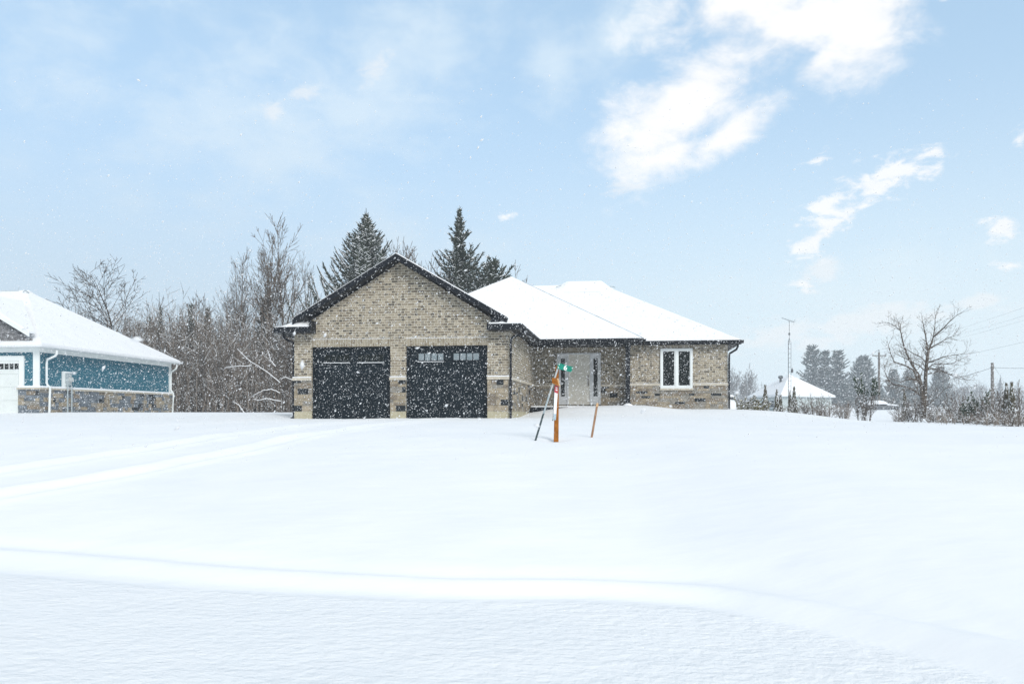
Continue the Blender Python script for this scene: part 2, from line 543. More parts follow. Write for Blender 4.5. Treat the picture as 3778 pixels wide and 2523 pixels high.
def brick_mat(name, c1, c2, c3, mort, vertical=False, bw=0.236, bh=0.089):
    m = new_mat(name, c1, 0.9, 0.1)
    nt = m.node_tree
    N, L = nt.nodes, nt.links
    b = N['Principled BSDF']
    uv = N.new('ShaderNodeUVMap')
    mp = N.new('ShaderNodeMapping')
    if vertical:
        mp.inputs['Rotation'].default_value = (0, 0, R(90))
    L.new(uv.outputs[0], mp.inputs['Vector'])

    def br(ca, cb, mo, bias=0.0):
        t = N.new('ShaderNodeTexBrick')
        t.inputs['Scale'].default_value = 1.0
        t.inputs['Brick Width'].default_value = bw
        t.inputs['Row Height'].default_value = bh
        t.inputs['Mortar Size'].default_value = 0.0075
        t.inputs['Mortar Smooth'].default_value = 0.25
        t.inputs['Bias'].default_value = bias
        t.inputs['Color1'].default_value = (*ca, 1)
        t.inputs['Color2'].default_value = (*cb, 1)
        t.inputs['Mortar'].default_value = (*mo, 1)
        L.new(mp.outputs[0], t.inputs['Vector'])
        return t
    t1 = br(c1, c2, mort)
    # weathered faces: coarse noise picks out the third brick colour in stretched blotches
    n = N.new('ShaderNodeTexNoise')
    n.inputs['Scale'].default_value = 26
    n.inputs['Detail'].default_value = 6
    n.inputs['Roughness'].default_value = 0.7
    L.new(uv.outputs[0], n.inputs['Vector'])
    cell = N.new('ShaderNodeTexWhiteNoise')
    cell.noise_dimensions = '2D'
    sn = N.new('ShaderNodeVectorMath')
    sn.operation = 'SNAP'
    sn.inputs[1].default_value = (bw * 0.5, bh, 1)
    L.new(mp.outputs[0], sn.inputs[0])
    L.new(sn.outputs[0], cell.inputs['Vector'])
    mr = N.new('ShaderNodeMapRange')
    mr.inputs['From Min'].default_value = 0.55
    mr.inputs['From Max'].default_value = 1.0
    L.new(cell.outputs['Value'], mr.inputs['Value'])
    mul = N.new('ShaderNodeMath')
    mul.operation = 'MULTIPLY'
    L.new(mr.outputs[0], mul.inputs[0])
    inv = N.new('ShaderNodeMath')
    inv.operation = 'SUBTRACT'
    inv.inputs[0].default_value = 1.0
    L.new(t1.outputs['Fac'], inv.inputs[1])
    L.new(inv.outputs[0], mul.inputs[1])
    mx = N.new('ShaderNodeMix')
    mx.data_type = 'RGBA'
    L.new(mul.outputs[0], mx.inputs[0])
    L.new(t1.outputs['Color'], mx.inputs[6])
    mx.inputs[7].default_value = (*c3, 1)
    mx2 = N.new('ShaderNodeMix')
    mx2.data_type = 'RGBA'
    mx2.blend_type = 'MULTIPLY'
    mx2.inputs[0].default_value = 1.0
    cr = N.new('ShaderNodeValToRGB')
    cr.color_ramp.elements[0].position = 0.3
    cr.color_ramp.elements[0].color = (0.62, 0.62, 0.62, 1)
    cr.color_ramp.elements[1].position = 0.7
    cr.color_ramp.elements[1].color = (1.25, 1.25, 1.25, 1)
    L.new(n.outputs['Fac'], cr.inputs[0])
    L.new(mx.outputs[2], mx2.inputs[6])
    L.new(cr.outputs[0], mx2.inputs[7])
    L.new(mx2.outputs[2], b.inputs['Base Color'])
    bp = N.new('ShaderNodeBump')
    bp.inputs['Strength'].default_value = 0.7
    bp.inputs['Distance'].default_value = 0.006
    bp.invert = True
    L.new(t1.outputs['Fac'], bp.inputs['Height'])
    L.new(bp.outputs[0], b.inputs['Normal'])
    return m


M['brick'] = brick_mat('buff brick', (0.235, 0.195, 0.145), (0.42, 0.365, 0.28), (0.10, 0.088, 0.075), (0.70, 0.66, 0.53))
M['soldier'] = brick_mat('soldier course brick', (0.30, 0.26, 0.19), (0.40, 0.35, 0.27), (0.22, 0.18, 0.13), (0.52, 0.49, 0.40), True, 0.30, 0.089)


def siding_mat():
    m = new_mat('teal lap siding', (0.02, 0.12, 0.16), 0.6, 0.25)
    nt = m.node_tree
    N, L = nt.nodes, nt.links
    b = N['Principled BSDF']
    uv = N.new('ShaderNodeUVMap')
    sep = N.new('ShaderNodeSeparateXYZ')
    L.new(uv.outputs[0], sep.inputs[0])
    d = N.new('ShaderNodeMath'); d.operation = 'DIVIDE'; d.inputs[1].default_value = 0.115
    L.new(sep.outputs['Y'], d.inputs[0])
    fr = N.new('ShaderNodeMath'); fr.operation = 'FRACT'
    L.new(d.outputs[0], fr.inputs[0])
    bp = N.new('ShaderNodeBump'); bp.inputs['Distance'].default_value = 0.018; bp.inputs['Strength'].default_value = 1.0
    bp.invert = True
    L.new(fr.outputs[0], bp.inputs['Height'])
    L.new(bp.outputs[0], b.inputs['Normal'])
    n = N.new('ShaderNodeTexNoise'); n.inputs['Scale'].default_value = 5; n.inputs['Detail'].default_value = 6
    L.new(uv.outputs[0], n.inputs['Vector'])
    cr = N.new('ShaderNodeValToRGB')
    cr.color_ramp.elements[0].position = .3; cr.color_ramp.elements[0].color = (0.022, 0.118, 0.170, 1)
    cr.color_ramp.elements[1].position = .7; cr.color_ramp.elements[1].color = (0.038, 0.165, 0.225, 1)
    L.new(n.outputs['Fac'], cr.inputs[0])
    L.new(cr.outputs[0], b.inputs['Base Color'])
    return m


M['siding'] = siding_mat()


def snow_ground_mat():
    m = new_mat('ground snow', (0.88, 0.9, 0.92), 0.88, 0.12)
    nt = m.node_tree
    N, L = nt.nodes, nt.links
    b = N['Principled BSDF']
    tc = N.new('ShaderNodeTexCoord')
    att = N.new('ShaderNodeAttribute')
    att.attribute_name = 'rough_snow'

    def nz(scale, detail, stretch, rough=.5, rot=0.0):
        mp = N.new('ShaderNodeMapping')
        mp.inputs['Scale'].default_value = stretch
        mp.inputs['Rotation'].default_value = (0, 0, R(rot))
        L.new(tc.outputs['Object'], mp.inputs['Vector'])
        n = N.new('ShaderNodeTexNoise')
        n.inputs['Scale'].default_value = scale
        n.inputs['Detail'].default_value = detail
        n.inputs['Roughness'].default_value = rough
        L.new(mp.outputs[0], n.inputs['Vector'])
        return n.outputs['Fac']
    n1 = nz(7.0, 5, (1.0, 1.5, 1), .62, 20)       # crusty scallops on the ploughed edge
    n2 = nz(0.55, 3, (1, 1.6, 1), .5)         # soft drifts
    n3 = nz(2.6, 5, (0.5, 1.8, 1), .6, -12)          # wind ripples
    m1 = N.new('ShaderNodeMath'); m1.operation = 'MULTIPLY'
    L.new(n1, m1.inputs[0]); L.new(att.outputs['Fac'], m1.inputs[1])
    bp1 = N.new('ShaderNodeBump'); bp1.inputs['Distance'].default_value = 0.036; bp1.inputs['Strength'].default_value = 1.0
    L.new(m1.outputs[0], bp1.inputs['Height'])
    bp2 = N.new('ShaderNodeBump'); bp2.inputs['Distance'].default_value = 0.05; bp2.inputs['Strength'].default_value = 1.0
    L.new(n2, bp2.inputs['Height']); L.new(bp1.outputs[0], bp2.inputs['Normal'])
    bp3 = N.new('ShaderNodeBump'); bp3.inputs['Distance'].default_value = 0.008; bp3.inputs['Strength'].default_value = 1.0
    L.new(n3, bp3.inputs['Height']); L.new(bp2.outputs[0], bp3.inputs['Normal'])
    L.new(bp3.outputs[0], b.inputs['Normal'])
    n4 = nz(0.9, 4, (1, 1, 1))
    cr = N.new('ShaderNodeValToRGB')
    cr.color_ramp.elements[0].position = .3; cr.color_ramp.elements[0].color = (0.86, 0.89, 0.915, 1)
    cr.color_ramp.elements[1].position = .7; cr.color_ramp.elements[1].color = (0.90, 0.92, 0.935, 1)
    L.new(n4, cr.inputs[0])
    L.new(cr.outputs[0], b.inputs['Base Color'])
    return m


M['snow_ground'] = snow_ground_mat()

# ------------------------------------------------------------------ terrain
BX = np.array([-60, -12, -5.1, -2.65, -.65, .47, 1.54, 2.3, 2.82, 3.07, 3.6, 4.6, 7, 60])
BY = np.array([11.5, 9.6, 8.14, 7.34, 6.92, 6.95, 6.72, 5.95, 5.13, 4.8, 3.4, 1.5, -4, -60])
_bx = np.linspace(-60, 60, 4801)
_k2 = np.hanning(45); _k2 /= _k2.sum()
_by = np.convolve(np.pad(np.interp(_bx, BX, BY), 22, mode='edge'), _k2, mode='valid')
_bc = 1 / np.sqrt(1 + np.gradient(_by, _bx) ** 2)
SX = np.array([-60, -12, -8, -5.1, -2.65, -.65, .47, 1.54, 2.3, 2.82, 3.2, 4.2, 8, 60])
SY = np.array([9.6, 9.3, 8.8, 8.3, 7.4, 6.95, 6.95, 6.75, 6.05, 5.4, 5.0, 4.4, 4.1, 4.1])
_sy = np.convolve(np.pad(np.interp(_bx, SX, SY), 22, mode='edge'), _k2, mode='valid')
HS = np.array([-1e4, 0, .35, 1.0, 1.7, 3.2, 5.2, 8.2, 11.2, 15.2, 20, 24, 28, 34, 54, 94, 180, 320, 700])
HZ = np.array([-.09, -.09, -.03, .09, .24, .47, .73, 1.06, 1.2, 1.29, 1.335, 1.40, 1.52, 1.57, 1.62, 1.8, 2.6, 4.4, 9.0]) - 1.51
# smooth copy of the profile
_s = np.linspace(-2, 700, 7021)
_h = np.interp(_s, HS, HZ)
_k = np.hanning(13); _k /= _k.sum()
_hs = np.convolve(np.pad(_h, 6, mode='edge'), _k, mode='valid')
RUT = [np.array([(-2.2, 27.3), (-2.7, 22), (-3.5, 18), (-4.8, 14.5), (-6.1, 12.3), (-7.5, 10.8), (-9.6, 9.3), (-13, 8)]),
       np.array([(-3.9, 27.3), (-4.5, 22), (-5.4, 18), (-6.7, 14.9), (-8.2, 12.9), (-9.8, 11.4), (-12, 10), (-15, 9)]),
       np.array([(-6.3, 27.6), (-8.0, 22), (-10.2, 18.6), (-13, 16), (-17, 14)]),
       np.array([(-7.9, 27.6), (-9.8, 22.6), (-12, 19.5), (-15, 17.2), (-19, 15.5)])]


def dist_poly(X, Y, P):
    d = np.full(X.shape, 1e9)
    for a, b in zip(P[:-1], P[1:]):
        ab = b - a
        t = np.clip(((X - a[0]) * ab[0] + (Y - a[1]) * ab[1]) / (ab @ ab), 0, 1)
        d = np.minimum(d, np.hypot(X - a[0] - t * ab[0], Y - a[1] - t * ab[1]))
    return d


def sstep(x, a, b):
    t = np.clip((x - a) / (b - a), 0, 1)
    return t * t * (3 - 2 * t)


def vnoise(X, Y, seed, n=9, lo=.1, hi=.8):
    r = np.random.default_rng(seed)
    out = np.zeros(np.shape(X))
    for i in range(n):
        k = lo * (hi / lo) ** r.random()
        th = r.random() * 6.283
        out = out + np.sin(k * (X * math.cos(th) + Y * math.sin(th)) * 6.283 + r.random() * 6.283) / n
    return out


def terrain(X, Y):
    X = np.asarray(X, float)
    Y = np.asarray(Y, float)
    s2 = Y - np.interp(X, _bx, _sy)
    z = np.interp(s2, _s, _hs)
    # low ploughed bank round the cleared road edge
    sb = (Y - np.interp(X, _bx, _by)) * np.interp(X, _bx, _bc)
    wid = 0.34 + 0.05 * np.clip(-X, 0, 8)
    z = np.maximum(z, -1.6 + 0.11 * sstep(sb, 0, wid))
    z = z - 0.040 * np.exp(-((sb - wid - .26) / .17) ** 2) + .02 * np.exp(-((sb - wid + .05) / .16) ** 2)
    # right-hand side of the lot falls away
    z = z - 0.56 * sstep(X, 8, 19) * sstep(Y, 12, 24) * (1 - sstep(Y, 50, 90))
    # drift in front of porch and bedroom bay
    z = z + 0.30 * np.exp(-((X - 3.6) / 2.6) ** 4 - ((Y - 33.2) / 2.2) ** 2)
    z = z + 0.17 * np.exp(-((X - 8.8) / 3.6) ** 4 - ((Y - 34.0) / 4.0) ** 2)
    z = z + 0.17 * np.exp(-((X - 14) / 6.0) ** 2 - ((Y - 42.0) / 6.0) ** 2)
    z = z + 0.13 * np.exp(-((X + 9.6) / 1.6) ** 2 - ((Y - 31) / 2.5) ** 2)
    # drifts by the neighbour
    z = z + 0.07 * np.exp(-((X + 20) / 7) ** 2 - ((Y - 36) / 5) ** 2)
    # snow bank behind the right-hand shrubs
    z = z + 0.42 * np.exp(-((X - 32) / 11) ** 4 - ((Y - 70) / 9) ** 2)
    # wheel ruts
    if X.size > 1:
        for i, P in enumerate(RUT):
            d = dist_poly(X, Y, P)
            amp = (0.050, 0.040, 0.024, 0.024)[i]
            z = z - amp * np.exp(-(d / .17) ** 2) + amp * .6 * np.exp(-((d - .38) / .13) ** 2)
        near = sstep(Y, 8, 14) * (1 - sstep(Y, 29, 33))
        lane = np.exp(-(dist_poly(X, Y, RUT[1]) / 3.6) ** 2)
        z = z + near * lane * 0.020 * vnoise(X, Y, 5, 14, .4, 1.8)
        z = z + 0.035 * sstep(Y, 9, 20) * vnoise(X, Y, 9, 9, .03, .22)
    # dimple at the sign post
    z = z - 0.06 * np.exp(-((X - .81) ** 2 + (Y - 14.95) ** 2) / .05)
    return z + EYE


def grid_axis(parts):
    out = []
    for a, b, st in parts:
        out += list(np.arange(a, b, st))
    return np.array(out)


def build_ground():
    xs = np.concatenate([-np.geomspace(28, 590, 40)[::-1], grid_axis([(-27.6, -9, .3), (-9, 9, .06), (9, 27, .3)]), np.geomspace(27.5, 590, 40)])
    ys = np.concatenate([-np.geomspace(4, 590, 24)[::-1], grid_axis([(-3, 3, .5), (3, 9.5, .05), (9.5, 18, .12), (18, 40, .25), (40, 80, 1)]), np.geomspace(81, 590, 60)])
    X, Y = np.meshgrid(xs, ys)
    Z = terrain(X, Y)
    nx, ny = len(xs), len(ys)
    verts = np.stack([X, Y, Z], -1).reshape(-1, 3)
    i = np.arange(ny - 1)[:, None] * nx + np.arange(nx - 1)[None, :]
    F = np.stack([i, i + 1, i + nx + 1, i + nx], -1).reshape(-1, 4).astype(np.int32)
    me = bpy.data.meshes.new('snowy_ground')
    me.vertices.add(len(verts))
    me.vertices.foreach_set('co', verts.ravel())
    me.loops.add(F.size)
    me.loops.foreach_set('vertex_index', F.ravel())
    me.polygons.add(len(F))
    me.polygons.foreach_set('loop_start', np.arange(len(F), dtype=np.int32) * 4)
    me.polygons.foreach_set('loop_total', np.full(len(F), 4, np.int32))
    me.polygons.foreach_set('use_smooth', [True] * len(F))
    me.update()
    a = me.attributes.new('rough_snow', 'FLOAT', 'POINT')
    sb = (Y - np.interp(X, _bx, _by)) * np.interp(X, _bx, _bc)
    r = (1 - sstep(sb, -.12, .03)).astype(np.float32).ravel()
    a.data.foreach_set('value', r)
    me.materials.append(M['snow_ground'])
    o = bpy.data.objects.new('snowy_ground', me)
    C.objects.link(o)
    tag(o, kind='structure')
    return o


build_ground()


def gz(x, y):
    return float(terrain(np.array([x, x]), np.array([y, y]))[0])


# ------------------------------------------------------------------ stonework
def ashlar(mb, u0, u1, z0, z1, axis, plane, proud, seed, palette, accents=(), courses=(0.10, 0.20), sign=-1):
    """random coursed stone between u0..u1, z0..z1. axis 'u': face looks to -y at y=plane, axis 'v': face looks to +x at x=plane"""
    r = random.Random(seed)
    g = 0.006
    z = z0
    hs = []
    while z < z1 - 0.05:
        h = r.choice((courses[0], courses[1], (courses[0] + courses[1]) / 2, courses[0]))
        if z + h > z1 - 0.06:
            h = z1 - z
        hs.append((z, z + h))
        z += h
    for (a, b) in hs:
        u = u0
        first = True
        while u < u1 - 0.02:
            w = r.uniform(0.16, 0.52)
            if first:
                w *= r.uniform(.5, 1)
                first = False
            if u + w > u1 - 0.12:
                w = u1 - u
            mi = r.choices(range(len(palette)), weights=palette)[0]
            cu, cz = u + w / 2, (a + b) / 2
            for (au, az_) in accents:
                if u <= au < u + w and a <= az_ < b:
                    mi = 3
            d = proud + r.uniform(-.006, .008)
            if axis == 'u':
                mb.box(u + g, u + w - g, plane - d, plane, a + g, b - g, mi)
            else:
                mb.box(plane, plane + d, u + g, u + w - g, a + g, b - g, mi)
            u += w


STONE = [M['stone_tan'], M['stone_grey'], M['stone_brown'], M['stone_black'], M['stone_blue'], M['mortar']]

# ------------------------------------------------------------------ brick house
HA = math.atan2(2310 - 1889, FPX)
GX, GY = -0.12, 27.8
HZ0 = EYE - 0.25
cs, sn = math.cos(HA), math.sin(HA)


def U(px, v, gx=GX, gy=GY, a=HA):
    """house coordinate u of photo column px on the plane v"""
    k = (px - 1889) / FPX
    c, s = math.cos(a), math.sin(a)
    return (k * (gy + c * v) - gx - s * v) / (c + k * s)


def ZL(px, py, v, gx=GX, gy=GY, a=HA, z0=HZ0):
    u = U(px, v, gx, gy, a)
    d = gy - math.sin(a) * u + math.cos(a) * v
    return EYE + (YH - py) / FPX * d - z0


def brick_house():
    T = empty('brick_house', (GX, GY, HZ0), -HA,
              'buff brick bungalow with a black trimmed double garage gable and snowy hip roof', 'house')
    uL = -7.68
    WT = 0.22
    L0, L1 = U(1151, 0), U(1440, 0)
    R0, R1 = U(1498, 0), U(1798, 0)
    DT = 2.60
    rid_u = -3.84
    apex = 5.73
    pitch = 0.583

    def roof_z(u):
        return apex - pitch * abs(u - rid_u)
    # --- brick walls (one shell)
    w = MB()
    under = 0.21
    poly = [(uL, -.5), (L0, -.5), (L0, DT), (L1, DT), (L1, -.5), (R0, -.5), (R0, DT), (R1, DT), (R1, -.5), (0, -.5),
            (0, roof_z(0) - under - .12), (rid_u, apex - under), (uL, roof_z(uL) - under - .12)]
    w.prism_y(poly, 0, WT)
    vP, vB = 8.05, 7.25
    uB = U(2318, vB)
    uE = U(2685, vB)
    w.box(-WT, 0, WT, vP + WT, -.5, 3.14)           # garage side wall towards the porch
    w.box(uL, uL + WT, WT, 19, -.5, 3.14)
    dl, dr = U(2055, vP), U(2216, vP)
    w.box(0, uB, vP, vP + WT, -.5, 3.14)            # porch wall
    w.box(uB, uB + WT, vB + WT, vP, -.5, 3.14)
    w.box(uB, uE, vB, vB + WT, -.5, 3.14)           # bedroom bay
    w.box(uE - WT, uE, vB + WT, 18.5, -.5, 3.14)
    w.box(uL, uE, 18.5, 18.72, -.5, 3.14)
    w.build('wall', M['brick'], T)
    # garage interior side behind doors (dark) - closes the openings
    # --- foundation, stone wainscot, ledge: one piece per stretch of wall
    zb, zt = .335, 1.42
    pal = (0.44, 0.30, 0.18, 0.0, 0.0)
    pal2 = (0.34, 0.36, 0.22, 0.03, 0.0)
    wtop0 = U(2436, vB), U(2555, vB)
    wl, wr = wtop0

    def stretch(a, b, pl, s_, palette, acc, z0, fnd, front_snow=True, lo_=0, hi_=0):
        if fnd:
            f = MB()
            f.box(a + .004, b - .004, -.016, 0, -.5, .335)
            f.box((a + b) / 2 - .004, (a + b) / 2 + .002, -.0175, -.015, -.5, .33)
            f.build('foundation', M['concrete'], T)
        st = MB()
        st.box(a, b, pl - .018, pl, z0, zt, 5)
        ashlar(st, a, b, z0, zt, 'u', pl, .035, s_, palette, acc)
        st.build('stone_wainscot', STONE, T)

    def ledge(a, b, y0, y1, snow=.04):
        q = MB()
        q.box(a, b, y0, y1, zt, zt + .095)
        lo = q.build('stone_ledge', M['ledge'], T, bevel=.008)
        q = MB()
        q.box(a + .012, b - .012, y0 + .01, y1 - .002, zt + .096, zt + .096 + snow)
        q.build('snow_cover', M['snow_bit'], lo, bevel=.012)
    accs = [[(uL + .12, zt - .07), (L0 - .15, zt - .33), (uL + .14, zb + .05)],
            [(R0 - .15, zt - .07), (R0 - .08, zt - .40), (R0 - .2, zb + .05)],
            [(R1 + .55, zt - .05), (R1 + .52, zb + .30)]]
    for i, (a, b) in enumerate(((uL, L0), (L1, R0), (R1, 0))):
        stretch(a, b, 0, 20 + i, pal, accs[i], zb, True)
    f = MB()
    f.box(0, .016, 0.0, vP - .003, -.5, .335)
    f.build('foundation', M['concrete'], T)
    st = MB()
    st.box(0, .018, 0, vP - .003, zb, zt, 5)
    ashlar(st, 0.035, vP - .04, zb, zt, 'v', 0, .035, 31, (0.40, 0.34, 0.2, 0.05, 0),
           [(0.35, .55), (1.2, 1.0), (2.6, 1.2), (3.4, .6), (4.6, .9), (6.6, .8)])
    st.build('stone_wainscot', STONE, T)
    stretch(.04, dl - .01, vP, 41, pal2, [(1.55, 1.05), (2.25, .75), (1.2, .6)], .2, False)
    stretch(dr + .01, uB, vP, 42, pal2, [(dr + .2, 1.33), (dr + .6, .95)], .2, False)
    stretch(uB, uE, vB, 43, pal2, [(U(2352, vB), 1.15), (U(2431, vB), 1.02), (U(2566, vB), .85), (U(2496, vB), .42), (U(2358, vB), .45),
                                   (U(2610, vB), 1.34), (U(2658, vB), 1.05), (U(2552, vB), 1.02)], .2, False)
    for (a, b) in ((uL - .06, L0 + .005), (L1 - .02, R0 + .02), (R1 - .005, .06)):
        ledge(a, b, -.085, 0)
    ledge(0, .075, .001, vP - .005, .012)
    ledge(.077, dl - .01, vP - .07, vP, .008)
    ledge(dr + .01, uB - .003, vP - .07, vP, .008)
    ledge(uB, wl - .01, vB - .07, vB, .016)
    ledge(wr + .01, uE + .06, vB - .07, vB, .016)
    # --- soldier courses over the garage doors, each with a line of snow
    for a, b in ((L0, L1), (R0, R1)):
        q = MB()
        q.box(a - .01, b + .01, -.022, 0, DT + .003, DT + .27)
        lt = q.build('lintel', M['soldier'], T)
        q = MB()
        q.box(a - .005, b + .005, -.021, 0, DT + .27, DT + .283)
        q.build('snow_cover', M['snow_bit'], lt)
    q = MB()
    wtop = ZL(2500, 1285.5, vB)
    q.box(wl - .02, wr + .02, vB - .02, vB, wtop + .03, wtop + .03 + .16)
    q.build('lintel', M['soldier'], T)
    q = MB()
    q.box(dl - .1, dr + .1, vP - .02, vP, ZL(2100, 1303, vP) + .01, ZL(2100, 1303, vP) + .26)
    q.build('lintel', M['soldier'], T)

    # --- garage doors
    def garage_door(a, b, panes, label):
        q = MB()
        q.box(a, b, .17, .215, -.5, DT)
        n = 5
        z = -.08
        hgt = (DT + .02 - z) / n
        for k in range(n):
            z0, z1 = z + k * hgt, z + (k + 1) * hgt
            z1 = min(z1, DT - .002)
            q.box(a + .05, b - .05, .150, .17, z0 + .006, z1 - .006)
            if k < n - 1:
                nc = 4
                ww = (b - a - .1) / nc
                for j in range(nc):
                    q.box(a + .05 + ww * j + .07, a + .05 + ww * (j + 1) - .07, .141, .150, z0 + .09, z1 - .09)
        q.box(a, a + .048, .06, .17, -.5, DT - .002)
        q.box(b - .048, b, .06, .17, -.5, DT - .002)
        q.box(a + .05, b - .05, .06, .148, DT - .05, DT - .002)
        d = q.build('garage_door', M['black_door'], T, bevel=.004)
        d['label'] = label
        for (p0, p1, y0, y1, snowy) in panes:
            uu0, uu1 = U(p0, .14), U(p1, .14)
            zz0, zz1 = ZL((p0 + p1) / 2, y1, .14), ZL((p0 + p1) / 2, y0, .14)
            q = MB()
            for j in range(5):
                x = uu0 + (uu1 - uu0) * j / 4
                q.box(x - .016, x + .016, .122, .146, zz0 - .02, zz1 + .02)
            q.box(uu0 + .018, uu1 - .018, .124, .146, zz1, zz1 + .028)
            q.box(uu0 + .018, uu1 - .018, .124, .146, zz0 - .028, zz0)
            wn = q.build('window', M['black_door'], d)
            q = MB()
            q.box(uu0, uu1, .132, .1465, zz0, zz1)
            q.build('pane', M['pane_sheen'] if snowy else M['glass'], wn)
            q = MB()
            if snowy != 2:
                q.box(uu0 - .01, uu1 + .01, .095, .121, zz0 - .062 if snowy else zz0 - .045, zz0 - .045 if snowy else zz0 - .025)
                q.build('snow_cover', M['snow_bit'], wn)
        return d
    garage_door(L0, L1, [(1196, 1291, 1310, 1335, 0), (1320, 1417, 1309, 1334, 0)], 'left black garage door with dark upper panes and two snow lines')
    garage_door(R0, R1, [(1543, 1638, 1304, 1329, 1), (1672, 1769, 1303, 1328, 2)], 'right black garage door with two rows of pale panes')

    # --- bedroom window
    wb = ZL(2500, 1433, vB)
    q = MB()
    y0, y1 = vB - .075, vB - .036
    q.box(wl, wr, y0, y1 + .03, wtop - .075, wtop)
    q.box(wl, wr, y0, y1 + .03, wb, wb + .075)
    q.box(wl, wl + .075, y0, y1 + .03, wb + .075, wtop - .075)
    q.box(wr - .075, wr, y0, y1 + .03, wb + .075, wtop - .075)
    mid = (wl + wr) / 2
    q.box(mid - .05, mid + .05, y0, y1 + .03, wb + .075, wtop - .075)
    wn = q.build('window', M['white_trim'], T, bevel=.006)
    for a, b in ((wl + .075, mid - .05), (mid + .05, wr - .075)):
        q = MB()
        z0, z1 = wb + .077, wtop - .077
        q.box(a, b, y0 + .02, y1 + .02, z0, z0 + .05)
        q.box(a, b, y0 + .02, y1 + .02, z1 - .045, z1)
        q.box(a, a + .04, y0 + .02, y1 + .02, z0 + .05, z1 - .045)
        q.box(b - .04, b, y0 + .02, y1 + .02, z0 + .05, z1 - .045)
        q.build('frame', M['white_trim'], wn, bevel=.004)
        q = MB()
        q.box(a + .03, b - .03, y1 + .005, y1 + .025, z0 + .04, z1 - .04)
        q.build('pane', M['glass'], wn)
    q = MB()
    q.box(wl - .02, wr + .02, vB - .1, vB, wb - .075, wb - .003)
    q.build('sill', M['ledge'], wn, bevel=.006)
    # --- front door with side lights
    zt_, zb_ = ZL(2100, 1303, vP), ZL(2100, 1493, vP)
    q = MB()
    q.box(dl, dr, vP - .07, vP - .003, zt_ - .07, zt_)
    q.box(dl, dl + .06, vP - .07, vP - .003, zb_, zt_ - .07)
    q.box(dr - .06, dr, vP - .07, vP - .003, zb_, zt_ - .07)
    s0, s1 = U(2098, vP), U(2176, vP)
    q.box(s0 - .075, s0, vP - .07, vP - .003, zb_, zt_ - .07)
    q.box(s1, s1 + .075, vP - .07, vP - .003, zb_, zt_ - .07)
    q.box(dl + .06, s0 - .075, vP - .035, vP - .003, zb_, zt_ - .07)
    q.box(s1 + .075, dr - .06, vP - .035, vP - .003, zb_, zt_ - .07)
    fr = q.build('door_frame', M['grey_trim'], T, bevel=.005)
    for a, b in ((2070, 2084), (2190, 2205)):
        ua, ub = U(a, vP), U(b, vP)
        q = MB()
        z0, z1 = ZL(2100, 1462, vP), ZL(2100, 1323, vP)
        q.box(ua, ub, vP - .042, vP - .036, z0, z1)
        q.build('sidelight', M['glass'], fr)
    q = MB()
    q.box(s0, s1, vP - .045, vP - .003, zb_, zt_ - .07)
    wd = s1 - s0
    hm = zb_ + (zt_ - zb_) * .36
    for (z0, z1) in ((zb_ + .16, hm - .06), (hm + .08, zt_ - .2)):
        q.box(s0 + .12, s1 - .12, vP - .052, vP - .045, z0, z1)
        q.box(s0 + .18, s1 - .18, vP - .058, vP - .052, z0 + .06, z1 - .06)
    dd = q.build('front_door', M['greige'], T, bevel=.004)
    q = MB()
    q.tube([(s1 - .07, vP - .05, hm + .02), (s1 - .07, vP - .10, hm + .06), (s1 - .07, vP - .10, hm + .34), (s1 - .07, vP - .05, hm + .38)], .014, 8)
    q.box(s1 - .095, s1 - .045, vP - .05, vP - .044, hm + .0, hm + .48)
    q.build('handle', M['bronze'], dd)
    # --- porch slab, post
    ps0, ps1 = U(1957, 5.55), U(2350, 5.55)
    slab_z = ZL(2150, 1500, 5.55) - .02
    q = MB()
    q.box(ps0, ps1, 5.55, vP - .0, slab_z - .13, slab_z)
    q.box(ps0 + .05, ps1 - .05, 5.62, vP, -.5, slab_z - .13)
    sl = q.build('porch_slab', M['black_metal'], T)
    q = MB()
    q.box(ps0 + .01, ps1 - .01, 5.56, vP - .9, slab_z, slab_z + .05)
    q.build('snow_cover', M['snow_bit'], sl, bevel=.02)
    pu0, pu1 = U(2308, 5.75), U(2325, 5.75)
    q = MB()
    q.box(pu0, pu1, 5.65, 5.65 + (pu1 - pu0), slab_z, 3.03)
    q.box(pu0 - .03, pu1 + .03, 5.62, 5.68 + (pu1 - pu0), slab_z + .05, slab_z + .20)
    q.box(pu0 - .03, pu1 + .03, 5.62, 5.68 + (pu1 - pu0), 2.9, 3.025)
    po = q.build('porch_post', M['black_metal'], T, bevel=.006)
    q = MB()
    q.lathe([(.22, slab_z + .05), (.18, slab_z + .10), (.08, slab_z + .15), (.01, slab_z + .16)], (pu0 + pu1) / 2, 5.62, 16)
    q.build('snow_cover', M['snow_bit'], po, smooth=True)
    # --- beams, soffits
    uA1 = 4.66
    q = MB()
    q.box(.0, uA1 - .12, 5.5, 5.72, 3.03, 3.135)                     # porch beam
    q.box(0.003, .42, -.40, 5.47, 3.135, 3.15)
    q.box(.003, uA1 - .05, 5.47, vP - .003, 3.137, 3.155)            # porch ceiling
    q.box(uA1 - .05, uE + .45, 6.86, vB - .003, 3.137, 3.155)
    q.box(uE + .003, uE + .45, vB, 18.8, 3.137, 3.155)
    q.box(uL - .45, uL - .003, -.4, 19, 3.137, 3.155)
    q.build('soffit', M['soffit'], T)
